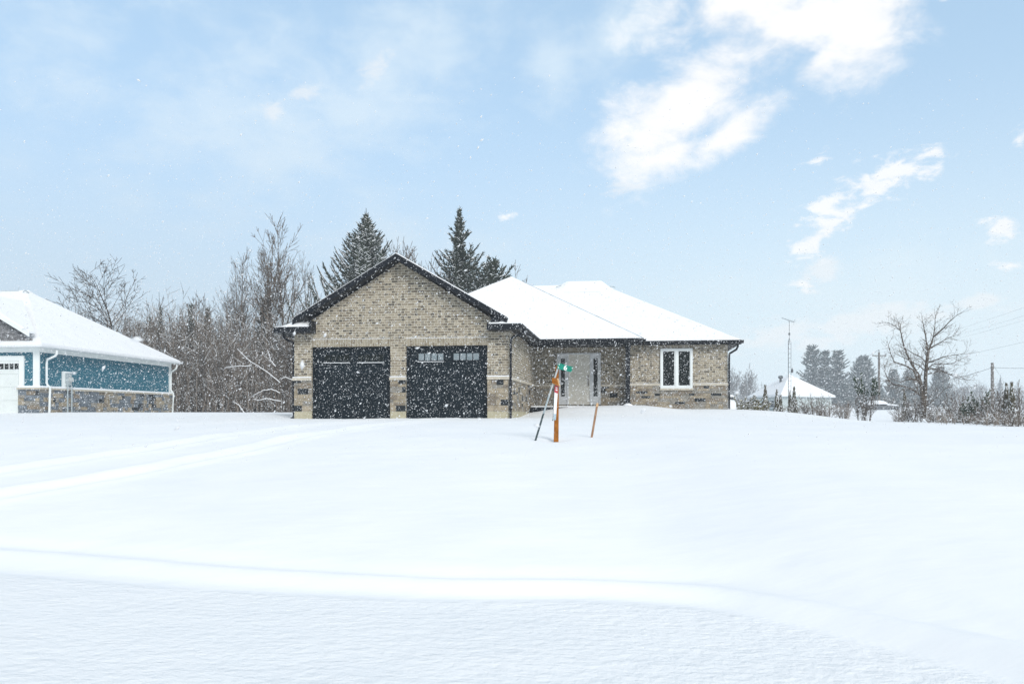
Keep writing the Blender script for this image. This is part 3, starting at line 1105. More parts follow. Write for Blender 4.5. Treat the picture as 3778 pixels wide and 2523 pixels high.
    # --- roofs
    def hip(name, u0, u1, v0, v1, z0, ridge, mat, th, parent, lift=0.0, inset=0.0):
        """ridge: two points ((u,v,z),(u,v,z)). slab with vertical edge of height th"""
        a, b, c, d = (u0 + inset, v0 + inset, z0), (u1 - inset, v0 + inset, z0), (u1 - inset, v1 - inset, z0), (u0 + inset, v1 - inset, z0)
        up = lambda p, k: (p[0], p[1], p[2] + k)
        p, r_ = ridge
        A, B, Cc, D, P, Q = [up(t, lift + th) for t in (a, b, c, d, p, r_)]
        a, b, c, d = [up(t, lift) for t in (a, b, c, d)]
        mb = MB()
        mb.v = [A, B, Cc, D, P, Q, a, b, c, d]
        if abs(p[0] - r_[0]) < abs(p[1] - r_[1]):     # ridge runs along v
            mb.f = [(0, 1, 4), (1, 2, 5, 4), (2, 3, 5), (3, 0, 4, 5)]
        else:                                         # ridge runs along u : p left, q right
            mb.f = [(0, 1, 5, 4), (1, 2, 5), (2, 3, 4, 5), (3, 0, 4)]
        mb.f += [(6, 7, 1, 0), (7, 8, 2, 1), (8, 9, 3, 2), (9, 6, 0, 3), (9, 8, 7, 6)]
        mb.m = [0] * len(mb.f)
        return mb.build(name, mat, parent, bevel=0.0)
    # garage gable
    g0, g1 = -8.15, .43
    v0 = -.45

    def gable(th_in, extra, v0_, v1_, ov):
        zl = apex - pitch * (rid_u - (g0 + ov)) + extra
        zr = apex - pitch * ((g1 - ov) - rid_u) + extra
        return [(g0 + ov, zl - th_in), (rid_u, apex + extra - th_in), (g1 - ov, zr - th_in), (g1 - ov, zr), (rid_u, apex + extra), (g0 + ov, zl)]
    q = MB()
    pr = gable(.20, 0, 0, 0, 0)
    pr = [pr[0], pr[1], pr[2], pr[3], pr[4], pr[5]]
    q.prism_y(pr, -.02, 11.0)
    eL, eR = -7.56, .02

    def rake(lo_, hi_, va, vb, mb):
        pts = [(eL, roof_z(eL) + lo_), (rid_u, apex + lo_), (eR, roof_z(eR) + lo_), (eR, roof_z(eR) + hi_), (rid_u, apex + hi_), (eL, roof_z(eL) + hi_)]
        mb.prism_y(pts, va, vb)
    rake(-.20, -.002, v0, -.02, q)
    rf = q.build('garage_roof', M['black_metal'], T)
    q = MB()
    # rake board stepped over the slab edge
    rake(-.19, .012, v0 - .03, v0 - .001, q)
    q.build('fascia', M['black_metal'], rf)
    q = MB()
    pr = [(x, z + .004) for x, z in gable(.0, .0, 0, 0, .02)[:3]]
    prs = [pr[0], pr[1], pr[2], (pr[2][0], pr[2][1] + .05), (pr[1][0], pr[1][1] + .05), (pr[0][0], pr[0][1] + .05)]
    q.prism_y(prs, .0, 11.0)
    rake(.002, .055, v0 + .03, .0, q)
    q.build('snow_cover', M['snow_roof'], rf, bevel=.02)
    # main hips
    zE = 3.20
    ra = hip('porch_roof', -7.74, uA1, 5.45, 22, 3.14, ((-1.54, 11.6, 6.76), (-1.54, 16, 6.76)), M['black_metal'], .03, T)
    hip('snow_cover', -7.74, uA1, 5.45, 22, 3.14, ((-1.54, 11.6, 6.76), (-1.54, 16, 6.76)), M['snow_roof'], .12, ra, lift=.034, inset=.02)
    rz = 6.47
    rb = hip('main_roof', -3.2, uE + .5, 6.85, 18.9, 3.14, ((-2.4, 12.8, rz), (2.75, 12.8, rz)), M['black_metal'], .03, T)
    hip('snow_cover', -3.2, uE + .5, 6.85, 18.9, 3.14, ((-2.4, 12.8, rz), (2.75, 12.8, rz)), M['snow_roof'], .12, rb, lift=.034, inset=.02)
    # drifted snow heap riding the ridge
    q = MB()
    us_ = np.linspace(.55, 3.35, 29)
    vs_ = np.linspace(11.9, 13.7, 19)
    def rs(u_, v_):
        b_ = rz + .154 + .006 - .559 * abs(v_ - 12.8)
        f_ = float(sstep(u_, .62, 1.15) * (1 - sstep(u_, 2.72, 3.3)))
        return b_ + f_ * (.17 * math.exp(-((v_ - 12.8) / .42) ** 2)) - .02 * (1 - f_) - max(0, u_ - 2.75) * .35 * 1.0
    for i in range(28):
        for j in range(18):
            q.face([(us_[i], vs_[j], rs(us_[i], vs_[j])), (us_[i + 1], vs_[j], rs(us_[i + 1], vs_[j])),
                    (us_[i + 1], vs_[j + 1], rs(us_[i + 1], vs_[j + 1])), (us_[i], vs_[j + 1], rs(us_[i], vs_[j + 1]))])
    q.build('ridge_snow', M['snow_roof'], rb, smooth=True)
    for (px, py, sg) in ((2064, 1057, 1), (2262, 1058, -1)):
        vv = 12.4
        uu = U(px, vv)
        zz = ZL(px, py, vv)
        q = MB()
        q.tube([(uu - .16, vv, zz - .02 * sg), (uu - .02, vv, zz + .01), (uu + .10, vv, zz + .05 * sg + .01)], .02, 6)
        q.build('ridge_vent', M['galv'], rb)
    def hip_tube(p, q_, par, t0=.0):
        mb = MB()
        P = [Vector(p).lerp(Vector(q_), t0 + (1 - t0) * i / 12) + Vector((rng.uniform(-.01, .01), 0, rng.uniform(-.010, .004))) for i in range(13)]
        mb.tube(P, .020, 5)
        mb.build('hip_line', M['line_grey'], par)  # thin grey tube laid along the hip, on top of the snow
    hip_tube((-1.54, 11.6, 6.76 + .157), (uA1 - .02, 5.47, 3.14 + .157), ra, .12)
    # --- gutters
    def gutter(p0, p1, out):
        """k-style gutter between two points; out = outward unit (u,v)"""
        p0, p1 = Vector(p0), Vector(p1)
        o = Vector((out[0], out[1], 0))
        prof = [(0, 0), (0, -.13), (.07, -.13), (.085, -.09), (.12, -.05), (.12, 0), (.10, 0), (.10, -.03), (.02, -.03), (.02, 0)]
        mb = MB()
        A = [p0 + o * x + Vector((0, 0, z)) for x, z in prof]
        B = [p1 + o * x + Vector((0, 0, z)) for x, z in prof]
        n = len(prof)
        mb.v = [tuple(x) for x in A + B]
        mb.f = [tuple((i, (i + 1) % n, n + (i + 1) % n, n + i)) for i in range(n)] + [tuple(range(n)), tuple(reversed(range(n, 2 * n)))]
        mb.m = [0] * len(mb.f)
        return mb.build('gutter', M['black_metal'], T)
    gutter((g1 - .01, -.46, 3.27), (g1 - .01, 5.30, 3.27), (1, 0))
    gutter((g1 + .02, 5.44, 3.27), (uA1 + .02, 5.44, 3.27), (0, -1))
    gutter((uA1 - .10, 6.84, 3.27), (uE + .58, 6.84, 3.27), (0, -1))
    gutter((uA1 + .0, 5.5, 3.27), (uA1 + .0, 6.7, 3.27), (1, 0))
    gutter((g0 + .01, -.46, 3.27), (g0 + .01, 18.9, 3.27), (-1, 0))
    q = MB()       # fascia boards behind the gutters
    q.box(g1 - .035, g1 - .012, -.42, 5.46, 3.10, 3.268)
    q.box(g1 - .012, uA1 + .0, 5.445, 5.465, 3.05, 3.268)
    q.box(uA1 - .1, uE + .5, 6.845, 6.865, 3.10, 3.268)
    q.box(uA1 - .022, uA1 - .002, 5.47, 6.84, 3.05, 3.268)
    q.box(g0 + .012, g0 + .035, -.42, 18.8, 3.10, 3.268)
    q.build('fascia', M['black_metal'], T)
    # --- gable return roofs
    for side in (0, 1):
        if side == 0:
            a, b = g0 - .08, U(1148, -.45)
        else:
            a, b = U(1797, -.45), g1 + .06
        q = MB()
        q.box(a, b, -.52, -.0, 3.08, 3.15)
        q.box(a, b, -.52, -.49, 3.15, 3.275)
        inner = (b - .07, b) if side == 0 else (a, a + .05)
        q.box(inner[0] + .002, inner[1] + .002, -.485, -.003, 3.14, 3.50 if side == 0 else 3.32)
        if side == 1:
            q.box(a + .12, a + .42, -.44, -.003, 3.34, 3.52)
        rr = q.build('return_roof', M['black_metal'], T)
        q = MB()
        n = 22
        x0, x1 = (a + .02, b - .075) if side == 0 else (a + .06, b - .02)
        cols = []
        for i in range(n):
            t = i / (n - 1)
            x = x0 + (x1 - x0) * t
            tt = t if side == 0 else 1 - t
            out_ = max(roof_z(x) + .05 - 3.30, .02)
            in_ = np.interp(abs(x - (eL if side == 0 else eR)), [0, .12, .3, .6, 1], [.40, .30, .20, .15, .10])
            top = out_ if (x < eL or x > eR) else min(out_, in_)
            cols.append([(x, -.50, 3.276), (x, -.50, 3.30), (x, -.30, 3.30 + top * .55), (x, -.02, 3.30 + top), (x, -.02, 3.2)])
        for i in range(n - 1):
            for k in range(4):
                q.face([cols[i][k], cols[i + 1][k], cols[i + 1][k + 1], cols[i][k + 1]])
        q.face([cols[0][k] for k in reversed(range(5))])
        q.face([cols[-1][k] for k in range(5)])
        q.build('snow_cover', M['snow_roof'], rr)
    # --- downspouts
    def spout(pts, r=.042, straps=()):
        mb = MB()
        mb.tube(pts, r, 6)
        for z in straps:
            x, y = pts[-2][0], pts[-2][1]
            mb.box(x - .055, x + .055, y - .05, y + .05, z, z + .03)
        return mb.build('downspout', M['black_metal'], T)
    spout([(.50, .06, 3.16), (.50, .05, 3.06), (.46, .02, 2.98), (.16, -.06, 2.86), (.09, -.07, 2.78), (.085, -.07, 2.6), (.085, -.07, 0.12), (.085, -.10, -.02)], .045, (2.2, 1.2, .4))
    spout([(-7.96, -.30, 3.10), (-7.96, -.28, 2.95), (-7.88, -.2, 2.86), (-7.72, .02, 2.76), (-7.73, .06, 2.6), (-7.74, .07, .3), (-7.74, .05, .12), (-7.86, -.05, .0)], .045)
    ux = uE + .07
    spout([(U(2724, 6.8), 6.95, 3.14), (U(2724, 6.8), 6.95, 3.02), (U(2719, 6.8), 6.97, 2.90), (U(2703, 6.9), 7.05, 2.80), (U(2692, 7.1), 7.15, 2.74), (ux - .02, 7.2, 2.62), (ux - .02, 7.2, 0.2), (ux - .02, 7.15, .1)], .045, (2.0, .9))
    return T


brick_house()

# ------------------------------------------------------------------ blue house
BA = math.atan2(2170 - 1889, FPX)
BGX, BGY = (143 - 1889) / FPX * 36.1, 36.1


def blue_house():
    T = empty('blue_house', (BGX, BGY, HZ0), -BA,
              'teal sided house with white trim, stone base and snow covered roof at the left edge', 'house')
    BU = lambda px, v: U(px, v, BGX, BGY, BA)
    BZ = lambda px, py, v: ZL(px, py, v, BGX, BGY, BA)

    def BV(px, u):       # depth v of column px on the plane u
        k = (px - 1889) / FPX
        c, s = math.cos(BA), math.sin(BA)
        return (k * (BGY - s * u) - BGX - c * u) / (s - k * c)
    VD = 11.35
    topz = 3.16
    zb = 1.33       # top of stone
    q = MB()
    q.box(-9.5, 0, 0, .2, -.5, topz)
    q.box(-.2, 0, .2, VD, -.5, topz)
    q.box(-9.5, 0, VD, VD + .2, -.5, topz)
    q.box(-9.5, -9.3, .2, VD, -.5, topz)
    q.build('wall', M['siding'], T)
    d1 = BU(73, 0)
    # stone base
    q = MB()
    pal = (0.26, 0.22, 0.08, 0.06, 0.40)
    q.box(d1 + .0, 0.09, -.09, 0, -.4, zb, 5)
    ashlar(q, d1 + .0, .10, -.35, zb, 'u', -.09, .03, 61, (0.26, 0.2, 0.06, 0.08, 0.42), courses=(.13, .24))
    q.box(0, .09, 0, VD + .05, -.4, zb, 5)
    ashlar(q, -.08, VD + .05, -.35, zb, 'v', .09, .03, 62, pal, courses=(.11, .2))
    q.build('stone_wainscot', STONE, T)
    q = MB()
    q.box(d1 - .04, .18, -.17, 0, zb, zb + .07)
    q.box(0, .18, 0, VD + .1, zb, zb + .07)
    lg = q.build('stone_ledge', M['ledge'], T, bevel=.008)
    q = MB()
    q.box(d1 - .02, .165, -.155, -.0, zb + .07, zb + .16)
    q.box(0, .165, .0, VD + .05, zb + .07, zb + .16)
    q.build('snow_cover', M['snow_bit'], lg, bevel=.03)
    # trims
    q = MB()
    q.box(-.25, .035, -.035, -.001, zb + .16, topz - .18)
    q.box(.001, .035, 0, .04, zb + .16, topz - .18)
    q.box(.001, .035, VD - .12, VD + .1, zb + .16, topz - .18)
    q.box(-9.5, .04, -.04, -.001, topz - .18, topz)
    q.box(.001, .04, -.001, VD + .1, topz - .18, topz)
    q.build('corner_trim', M['white_trim'], T)
    # garage door with its casing
    dz = BZ(30, 1330, 0)
    tz = BZ(30, 1313, 0)
    d2 = BU(91, 0)
    q = MB()
    q.box(-9.3, d2, -.06, -.001, dz, tz)
    q.box(d1, d2, -.06, -.001, zb + .16, dz)
    q.box(-9.3, d1, -.02, -.001, -.4, dz)
    fr = q.build('door_frame', M['white_trim'], T, bevel=.004)
    q = MB()
    for k in range(5):
        z0 = -.35 + k * (dz + .35) / 5
        q.box(-7.5, d1 - .03, -.045, -.021, z0 + .006, z0 + (dz + .35) / 5 - .006)
    gd = q.build('garage_door', M['white_door'], T, bevel=.004)
    w0, w1 = BU(71, -.05), BU(-8, -.05)
    z0, z1 = BZ(30, 1362.5, -.05), BZ(30, 1341, -.05)
    nw = 4
    for g in range(3):
        q = MB()
        a1 = w0 - g * 1.75
        a0 = a1 - 0.95
        q.box(a0, a1, -.052, -.046, z0, z1)
        pn = q.build('window', M['glass'], gd)
        q = MB()
        for j in range(nw + 1):
            x = a0 + (a1 - a0) * j / nw
            q.box(x - .016, x + .016, -.064, -.053, z0 - .01, z1 + .01)
        q.box(a0 + .017, a1 - .017, -.064, -.053, z1, z1 + .03)
        q.box(a0 + .017, a1 - .017, -.064, -.053, z0 - .03, z0)
        q.build('frame', M['white_trim'], pn)
    # roof
    e = .45
    ze = 3.22
    P = (-4.7, 5.68, BZ(103, 1075, 5.68) - .1)
    q = MB()

    def hipb(lift, th, ins):
        a, b, c, d = (-14, -e + ins), (e - ins, -e + ins), (e - ins, VD + e - ins), (-14, VD + e - ins)
        mb = MB()
        mb.v = [(x, y, ze + lift + th) for x, y in (a, b, c, d)] + [(-14, P[1], P[2] + lift + th), (P[0], P[1], P[2] + lift + th)] + \
               [(x, y, ze + lift) for x, y in (a, b, c, d)]
        mb.f = [(0, 1, 5, 4), (1, 2, 5), (2, 3, 4, 5), (3, 0, 4), (6, 7, 1, 0), (7, 8, 2, 1), (8, 9, 3, 2), (9, 6, 0, 3), (9, 8, 7, 6)]
        mb.m = [0] * 9
        return mb
    rf = hipb(0, .03, 0).build('roof', M['white_trim'], T)
    hipb(.033, .09, .02).build('snow_cover', M['snow_roof'], rf)
    q = MB()
    x0 = P[0] - .1
    q.v = [(P[0] - 2.2, 5.9, P[2] + .22), (P[0] - .05, 5.9, P[2] + .19), (P[0] + .05, 5.9, P[2] - .05), (P[0] - 2.8, 5.9, P[2] - .05),
           (P[0] - 2.2, 6.9, P[2] - .1), (P[0] - .05, 6.9, P[2] - .1)]
    q.f = [(0, 3, 2, 1), (0, 1, 5, 4), (1, 2, 5), (0, 4, 3)]
    q.m = [0] * 4
    q.build('ridge_snow', M['snow_roof'], rf)
    q = MB()
    q.tube([(P[0] - .02, 5.4, P[2] + .03), (P[0] + .12, 5.4, P[2] + .10), (P[0] + .30, 5.4, P[2] - .02)], .03, 6)
    q.build('ridge_vent', M['galv'], rf)
    q = MB()
    q.tube([(P[0] - .4, P[1] - .06, P[2] + .14), (-14, P[1] - .06, P[2] + .14)], .02, 5)
    q.build('ridge_line', M['line_grey'], rf)  # thin grey tube laid along the ridge
    # soffit, fascia and gutter
    q = MB()
    q.box(-14, e - .02, -e + .02, -.042, topz + .002, topz + .02)
    q.box(.042, e - .02, -.042, VD + e, topz + .002, topz + .02)
    q.box(-14, e, -e, -e + .018, topz + .004, ze + .03)
    q.box(e - .018, e, -e + .018, VD + e, topz + .004, ze + .03)
    q.build('fascia', M['white_trim'], T)
    q = MB()
    q.box(-14, e + .11, -e - .11, -e - .003, topz + .01, ze + .04)
    q.box(e + .003, e + .11, -e, VD + e + .05, topz + .01, ze + .04)
    gu = q.build('gutter', M['grey_trim'], T, bevel=.02)
    # front gable with shake infill and return roof
    r_u = BU(108, -.45)
    r_z = BZ(108, 1224, -.45) - .05
    pk = r_u - 3.3
    pz = r_z + .583 * 3.3
    lz = r_u - 6.6
    q = MB()
    q.prism_y([(lz + .35, ze + .14), (r_u - .16, ze + .14), (pk, pz - .30)], -.18, 3.5)
    gb = q.build('gable', M['shake'], T)
    q = MB()
    zc = ze + .2
    while zc < pz - .5:
        half = (pz - .34 - zc) / .6
        xx = pk - half
        while xx < pk + half - .1:
            w_ = rng.uniform(.12, .26)
            x2 = min(xx + w_, pk + half)
            q.box(xx + .006, x2, -.20, -.18, zc + rng.uniform(-.01, .01), zc + .16)
            xx += w_
        zc += .19
    q.build('shingles', M['shake'], gb)
    q = MB()
    t = .17
    q.prism_y([(lz, r_z - t), (pk, pz - t), (r_u, r_z - t), (r_u, r_z), (pk, pz), (lz, r_z)], -.47, -.44)
    q.box(lz + .3, r_u - .12, -.2, -.17, ze + .12, ze + .16)
    rk = q.build('rake_board', M['white_trim'], gb)
    q = MB()
    for xe in (r_u - .02, lz + .02):
        lo = [(xe, -.43, r_z), (xe, -.05, r_z), (pk, 3.6, pz), (pk, -.43, pz)]
        hi = [(a_, b_, c_ + .09) for a_, b_, c_ in lo]
        q.hexa(lo + hi)
    q.build('snow_cover', M['snow_roof'], gb)
    q = MB()     # snow lying on the return roof below the gable
    q.prism_x([(-.44, ze + .05), (-.44, ze + .09), (-.18, ze + .17), (-.18, ze + .05)], lz, r_u - .25)
    q.v += []
    q.build('return_snow', M['snow_roof'], gb)
    # downspouts
    def spout(pts):
        mb = MB()
        mb.tube(pts, .05, 6)
        return mb.build('downspout', M['white_trim'], T)
    vs = .5
    spout([(.5, vs, 3.1), (.5, vs, 2.95), (.45, vs, 2.85), (.12, vs - .1, 2.68), (.09, vs - .1, 2.5), (.09, vs - .1, 1.62), (.14, vs - .1, 1.52), (.24, vs - .1, 1.44), (.25, vs - .1, 1.3), (.22, vs - .12, 0.1)])
    spout([(.5, VD - .15, 3.1), (.5, VD - .15, 2.95), (.45, VD - .15, 2.85), (.12, VD - .05, 2.68), (.09, VD - .05, 2.5), (.09, VD - .05, 1.68), (.14, VD - .05, 1.55), (.24, VD - .05, 1.45), (.25, VD - .05, 1.3), (.22, VD - .1, 0.15), (.30, VD - .25, 0.02)])
    # electricity meter
    vm = BV(250, .2)
    mz0, mz1 = 1.56, 2.14
    q = MB()
    q.box(.005, .14, vm - .16, vm + .2, mz0 - .1, mz1 + .07)
    bk = q.build('meter_board', M['white_trim'], T, bevel=.006)
    q = MB()
    q.box(.14, .29, vm - .10, vm + .18, mz0, mz1)
    bx = q.build('meter_box', M['galv'], T, bevel=.015)
    q = MB()
    q.tube([(.29, vm + .04, mz0 + .27), (.34, vm + .04, mz0 + .27)], .13, 16)
    q.tube([(.34, vm + .04, mz0 + .27), (.42, vm + .04, mz0 + .27)], .095, 16)
    q.build('meter_dial', M['rod_light'], bx)
    q = MB()
    q.box(.13, .30, vm - .11, vm + .19, mz1, mz1 + .05)
    q.build('snow_cover', M['snow_bit'], bx, bevel=.015)
    for dv in (-.10, .20):
        q = MB()
        q.tube([(.26, vm + dv, mz0), (.26, vm + dv, -.2)], .035, 8)
        q.build('conduit', M['galv'], T)
    return T


blue_house()

# ------------------------------------------------------------------ sign post group
def sign_group():
    d = 14.95
    S = FPX / d
    base = at(2020, 1610, d)
    k = lambda px, py, dd=d: at(px, py, dd)
    # post: 4x4 stained timber, leaning very slightly
    t = empty('sign_post', (k(2021, 1610).x, d, gz(k(2021, 1610).x, d)), 0,
              'orange stained square timber post standing in the snow before the front door', 'post')
    q = MB()
    pts = [(2021, 1612), (2039.5, 1612), (2046, 1362), (2068, 1362)]
    w = .089
    zb = EYE + (YH - 1620) / FPX * d - t.location.z - .15
    zt = EYE + (YH - 1352) / FPX * d - t.location.z
    dx = (2060 - 2030) / S * .75
    x0 = (2051.5 - 2021) / S
    # slight lean to the right
    top = x0 + 0.035
    q.hexa([(x0 - w / 2, -w / 2, zb), (x0 + w / 2, -w / 2, zb), (x0 + w / 2, w / 2, zb), (x0 - w / 2, w / 2, zb),
            (top - w / 2, -w / 2, zt), (top + w / 2 - .03, -w / 2, zt + .02), (top + w / 2 - .03, w / 2, zt + .02), (top - w / 2, w / 2, zt)])
    q.build('post', M['orange_wood'], t, bevel=.004)
    q = MB()
    a = k(2035, 1395) - t.location
    b = k(2067, 1424) - t.location
    y0 = -.10
    q.hexa([(a.x, y0 - .04, b.z + .05), (b.x - .03, y0 - .06, b.z - .005), (b.x, y0 + .05, b.z - .02), (a.x + .02, y0 + .05, b.z + .04),
            (a.x, y0 - .04, a.z), (b.x - .07, y0 - .06, a.z - .005), (b.x - .03, y0 + .05, a.z - .01), (a.x + .02, y0 + .05, a.z)], 0)
    q.m[-4] = 0
    q.m[-3] = 1     # fresh cut end
    q.m[-6] = 1
    q.build('wood_block', [M['orange_wood'], M['cut_wood']], t, bevel=.003)
    # hanging utility tag
    e = empty('utility_tag', (k(2050, 1549).x, d - .075, k(2050, 1549).z), 0,
              'long white strip with red top label hanging on the orange post', 'tag')
    q = MB()

    def quad(c, yy, th=.006):
        c = [p - e.location for p in c]
        f = [(p.x, yy, p.z) for p in c]
        g = [(p.x, yy + th, p.z) for p in c]
        return f + g
    def slab(mb, c, yy, th=.006):
        f = quad(c, yy, th)
        # c order: bl, br, tr, tl
        mb.hexa([f[0], f[1], f[5], f[4], f[3], f[2], f[6], f[7]])
    q = MB(); slab(q, [k(2040, 1549), k(2050, 1549), k(2058.5, 1424), k(2046, 1422)], -.01, .012)
    q.build('strip', M['sign_white'], e)
    q = MB(); slab(q, [k(2045, 1447), k(2056.5, 1452), k(2058.5, 1424), k(2046, 1422)], -.0145, .004)
    rl = q.build('red_label', M['tag_red'], e)
    q = MB()
    for (ya, yb) in ((1428, 1432.5), (1436, 1440.5)):
        slab(q, [k(2049, yb), k(2055, yb + 2), k(2055.6, ya + 2), k(2049.5, ya)], -.017, .002)
    q.build('lettering', M['sign_white'], rl)
    q = MB(); slab(q, [k(2041, 1549), k(2049.6, 1549), k(2050.8, 1527), k(2042, 1526)], -.0145, .004)
    q.build('blue_label', M['tag_blue'], e)
    q = MB()
    q.tube([k(2040.2, 1552) - e.location, k(2045.3, 1420) - e.location], .006, 6)
    q.tube([k(2037, 1550) - e.location, k(2041, 1549) - e.location], .006, 6)
    q.build('spine', M['rod'], e)
    # number sign on its leaning stake
    d2 = 14.85
    p0 = at(1976, 1619, d2)
    n = empty('house_number_sign', (p0.x, d2, gz(p0.x, d2)), 0,
              'green number 6 sign blade on a grey steel stake leaning against the orange post', 'house sign')
    k2 = lambda px, py: at(px, py, d2) - n.location
    a, m_, b = k2(1975, 1622), k2(2008, 1520), k2(2060, 1352)
    q = MB()
    m_ = a + (b - a) * .36
    m2 = a + (b - a) * .60
    q.tube([a - Vector((.03, 0, .12)), m_], .0175, 6)
    q.build('stake', M['rod'], n)
    q = MB()
    q.tube([m_, m2], .0175, 6)
    q.build('stake', M['galv'], n)
    q = MB()
    q.tube([m2, b], .016, 6)
    q.build('stake', M['rod_light'], n)
    # blade with rounded corners
    cor = [(2054.5, 1360), (2107, 1373.5), (2116, 1354.5), (2060, 1339)]
    cs_ = [k2(*c) for c in cor]
    ring = []
    for i in range(4):
        c = cs_[i]
        pv = (cs_[i - 1] - c).normalized()
        nx = (cs_[(i + 1) % 4] - c).normalized()
        r = .022
        for tt in np.linspace(0, 1, 5):
            ring.append(c + pv * r * (1 - tt) ** 2 + nx * r * tt ** 2)
    q = MB()
    poly = [(p.x, p.z) for p in ring]
    q.prism_y(poly, -.028, -.024)
    bl = q.build('blade', M['sign_green'], n)
    for f_ in ((.07, .28), (.07, .78), (.95, .75)):
        bot = cs_[0].lerp(cs_[1], f_[0]); tp = cs_[3].lerp(cs_[2], f_[0])
        c = bot.lerp(tp, f_[1])
        q = MB()
        q.tube([(c.x, -.034, c.z), (c.x, -.028, c.z)], .010, 10)
        q.build('bolt', M['sign_white'], bl)
    cu = bpy.data.curves.new('digit', 'FONT')
    cu.body = '6'
    cu.size = 0.128
    cu.offset = 0.004
    cu.align_x = 'CENTER'
    cu.align_y = 'CENTER'
    cu.extrude = 0.001
    tmp = bpy.data.objects.new('tmp', cu)
    C.objects.link(tmp)
    dg = bpy.context.evaluated_depsgraph_get()
    me = bpy.data.meshes.new_from_object(tmp.evaluated_get(dg))
    bpy.data.objects.remove(tmp)
    me.name = 'digit'
    me.materials.clear()
    me.materials.append(M['sign_white'])
    c = k2(2085.5, 1357.5)
    ang = math.atan2((cs_[1] - cs_[0]).z, (cs_[1] - cs_[0]).x)
    me.transform(Matrix.Translation((c.x, -.0305, c.z)) @ Matrix.Rotation(-ang * .35, 4, 'Y') @ Matrix.Rotation(R(90), 4, 'X'))
    o = bpy.data.objects.new('digit', me)
    C.objects.link(o)
    o.parent = bl
    # survey stake
    d3 = 15.2
    a, b = at(2184, 1607, d3), at(2204, 1489, d3)
    s = empty('survey_stake', (a.x, d3, gz(a.x, d3)), 0, 'slim bare wooden stake leaning right in the snow, right of the orange post', 'stake')
    a, b = a - s.location, b - s.location
    dr_ = (b - a).normalized()
    a = a - dr_ * .12
    side = Vector((dr_.z, 0, -dr_.x)) * .019
    yy = Vector((0, .019, 0))
    q = MB()
    q.hexa([a - side - yy, a + side - yy, a + side + yy, a - side + yy, b - side - yy, b + side - yy - dr_ * .02, b + side + yy - dr_ * .02, b - side + yy])
    q.build('shaft', M['stake_wood'], s, bevel=.003)
    q = MB()
    t0, t1 = b - dr_ * .055, b + dr_ * .012
    q.hexa([t0 - side * 1.25 - yy * 1.2, t0 + side * 1.25 - yy * 1.2, t0 + side * 1.25 + yy * 1.2, t0 - side * 1.25 + yy * 1.2,
            t1 - side * .9 - yy, t1 + side * .9 - yy, t1 + side * .9 + yy, t1 - side * .9 + yy])
    q.build('split_tip', M['cut_wood'], s, bevel=.004)


sign_group()

# ------------------------------------------------------------------ vegetation
def vjit(r, s):
    return Vector((r.gauss(0, s), r.gauss(0, s), r.gauss(0, s)))


def grow(segs, r, p, d, length, rad, level, maxlev, cfg, rmin, mi_thick=0, mi_twig=1):
    """a wandering limb that throws off shoots"""
    n = max(3, int(length / cfg['step']))
    st = length / n
    nchild = cfg['kids'][min(level, len(cfg['kids']) - 1)]
    kid_at = sorted(r.uniform(cfg['bare'] if level == 0 else .12, 1.0) for _ in range(int(nchild * r.uniform(.75, 1.25))))
    ki = 0
    side = r.random() * 6.283
    for i in range(n):
        t0, t1 = i / n, (i + 1) / n
        r0 = max(rad * (1 - t0) ** .85, rmin)
        r1 = max(rad * (1 - t1) ** .85, rmin * .8)
        d = (d + vjit(r, cfg['wob']) + Vector((0, 0, cfg['up'][min(level, len(cfg['up']) - 1)]))).normalized()
        q = p + d * st
        segs.append((tuple(p), tuple(q), r0, r1, mi_thick if r0 > .03 else mi_twig, level))
        while ki < len(kid_at) and kid_at[ki] <= t1:
            ki += 1
            if level >= maxlev:
                continue
            side += 2.4 + r.uniform(-.5, .5)
            a = Vector((0, 0, 1)).cross(d)
            if a.length < .1:
                a = Vector((1, 0, 0))
            a.normalize()
            b = d.cross(a).normalized()
            out = a * math.cos(side) + b * math.sin(side)
            ang = R(cfg['ang'][min(level, len(cfg['ang']) - 1)] * r.uniform(.7, 1.3))
            nd = (d * math.cos(ang) + out * math.sin(ang)).normalized()
            rem = length * (1 - t1 * cfg.get('taper', .75))
            ln = rem * cfg['ratio'][min(level, len(cfg['ratio']) - 1)] * r.uniform(.7, 1.25)
            if ln > cfg['step'] * .7:
                grow(segs, r, q, nd, ln, max(r1 * .62, rmin), level + 1, maxlev, cfg, rmin, mi_thick, mi_twig)
        p = q
    return p


def split_tree(name, segs, mats, label=None, group=None, cat='tree', loc=(0, 0, 0), snow=0.0, r=None, kind_part='crown'):
    t = empty(name, loc, 0, label, cat, group)
    tr = [s[:5] for s in segs if s[5] == 0]
    cr = [s[:5] for s in segs if s[5] > 0]
    tubes_mesh('trunk', tr, mats, 5, t)
    if snow and r:
        ns = len(mats) - 1
        for s in list(cr):
            if r.random() < snow:
                o = max(s[2], .012) * .8
                cr.append(((s[0][0], s[0][1], s[0][2] + o), (s[1][0], s[1][1], s[1][2] + o), s[2] * .8, s[3] * .8, ns))
    tubes_mesh(kind_part, cr, mats, 3, t)
    return t


BARE = [M['bark'], M['twig'], M['snow_bit']]
BARE_DARK = [M['bark_dark'], M['bark'], M['snow_bit']]


def proto_tall(seed, h, maxlev=3):
    r = random.Random(seed)
    segs = []
    cfg = dict(step=.42, kids=(26, 11, 6, 3), bare=.36, wob=.022, up=(.012, .045, .05, .05), ang=(27, 27, 28, 30), ratio=(.50, .45, .5), taper=.8)
    grow(segs, r, Vector((0, 0, 0)), Vector((r.uniform(-.04, .04), 0, 1)).normalized(), h, h * .0095, 0, maxlev, cfg, .014)
    return segs


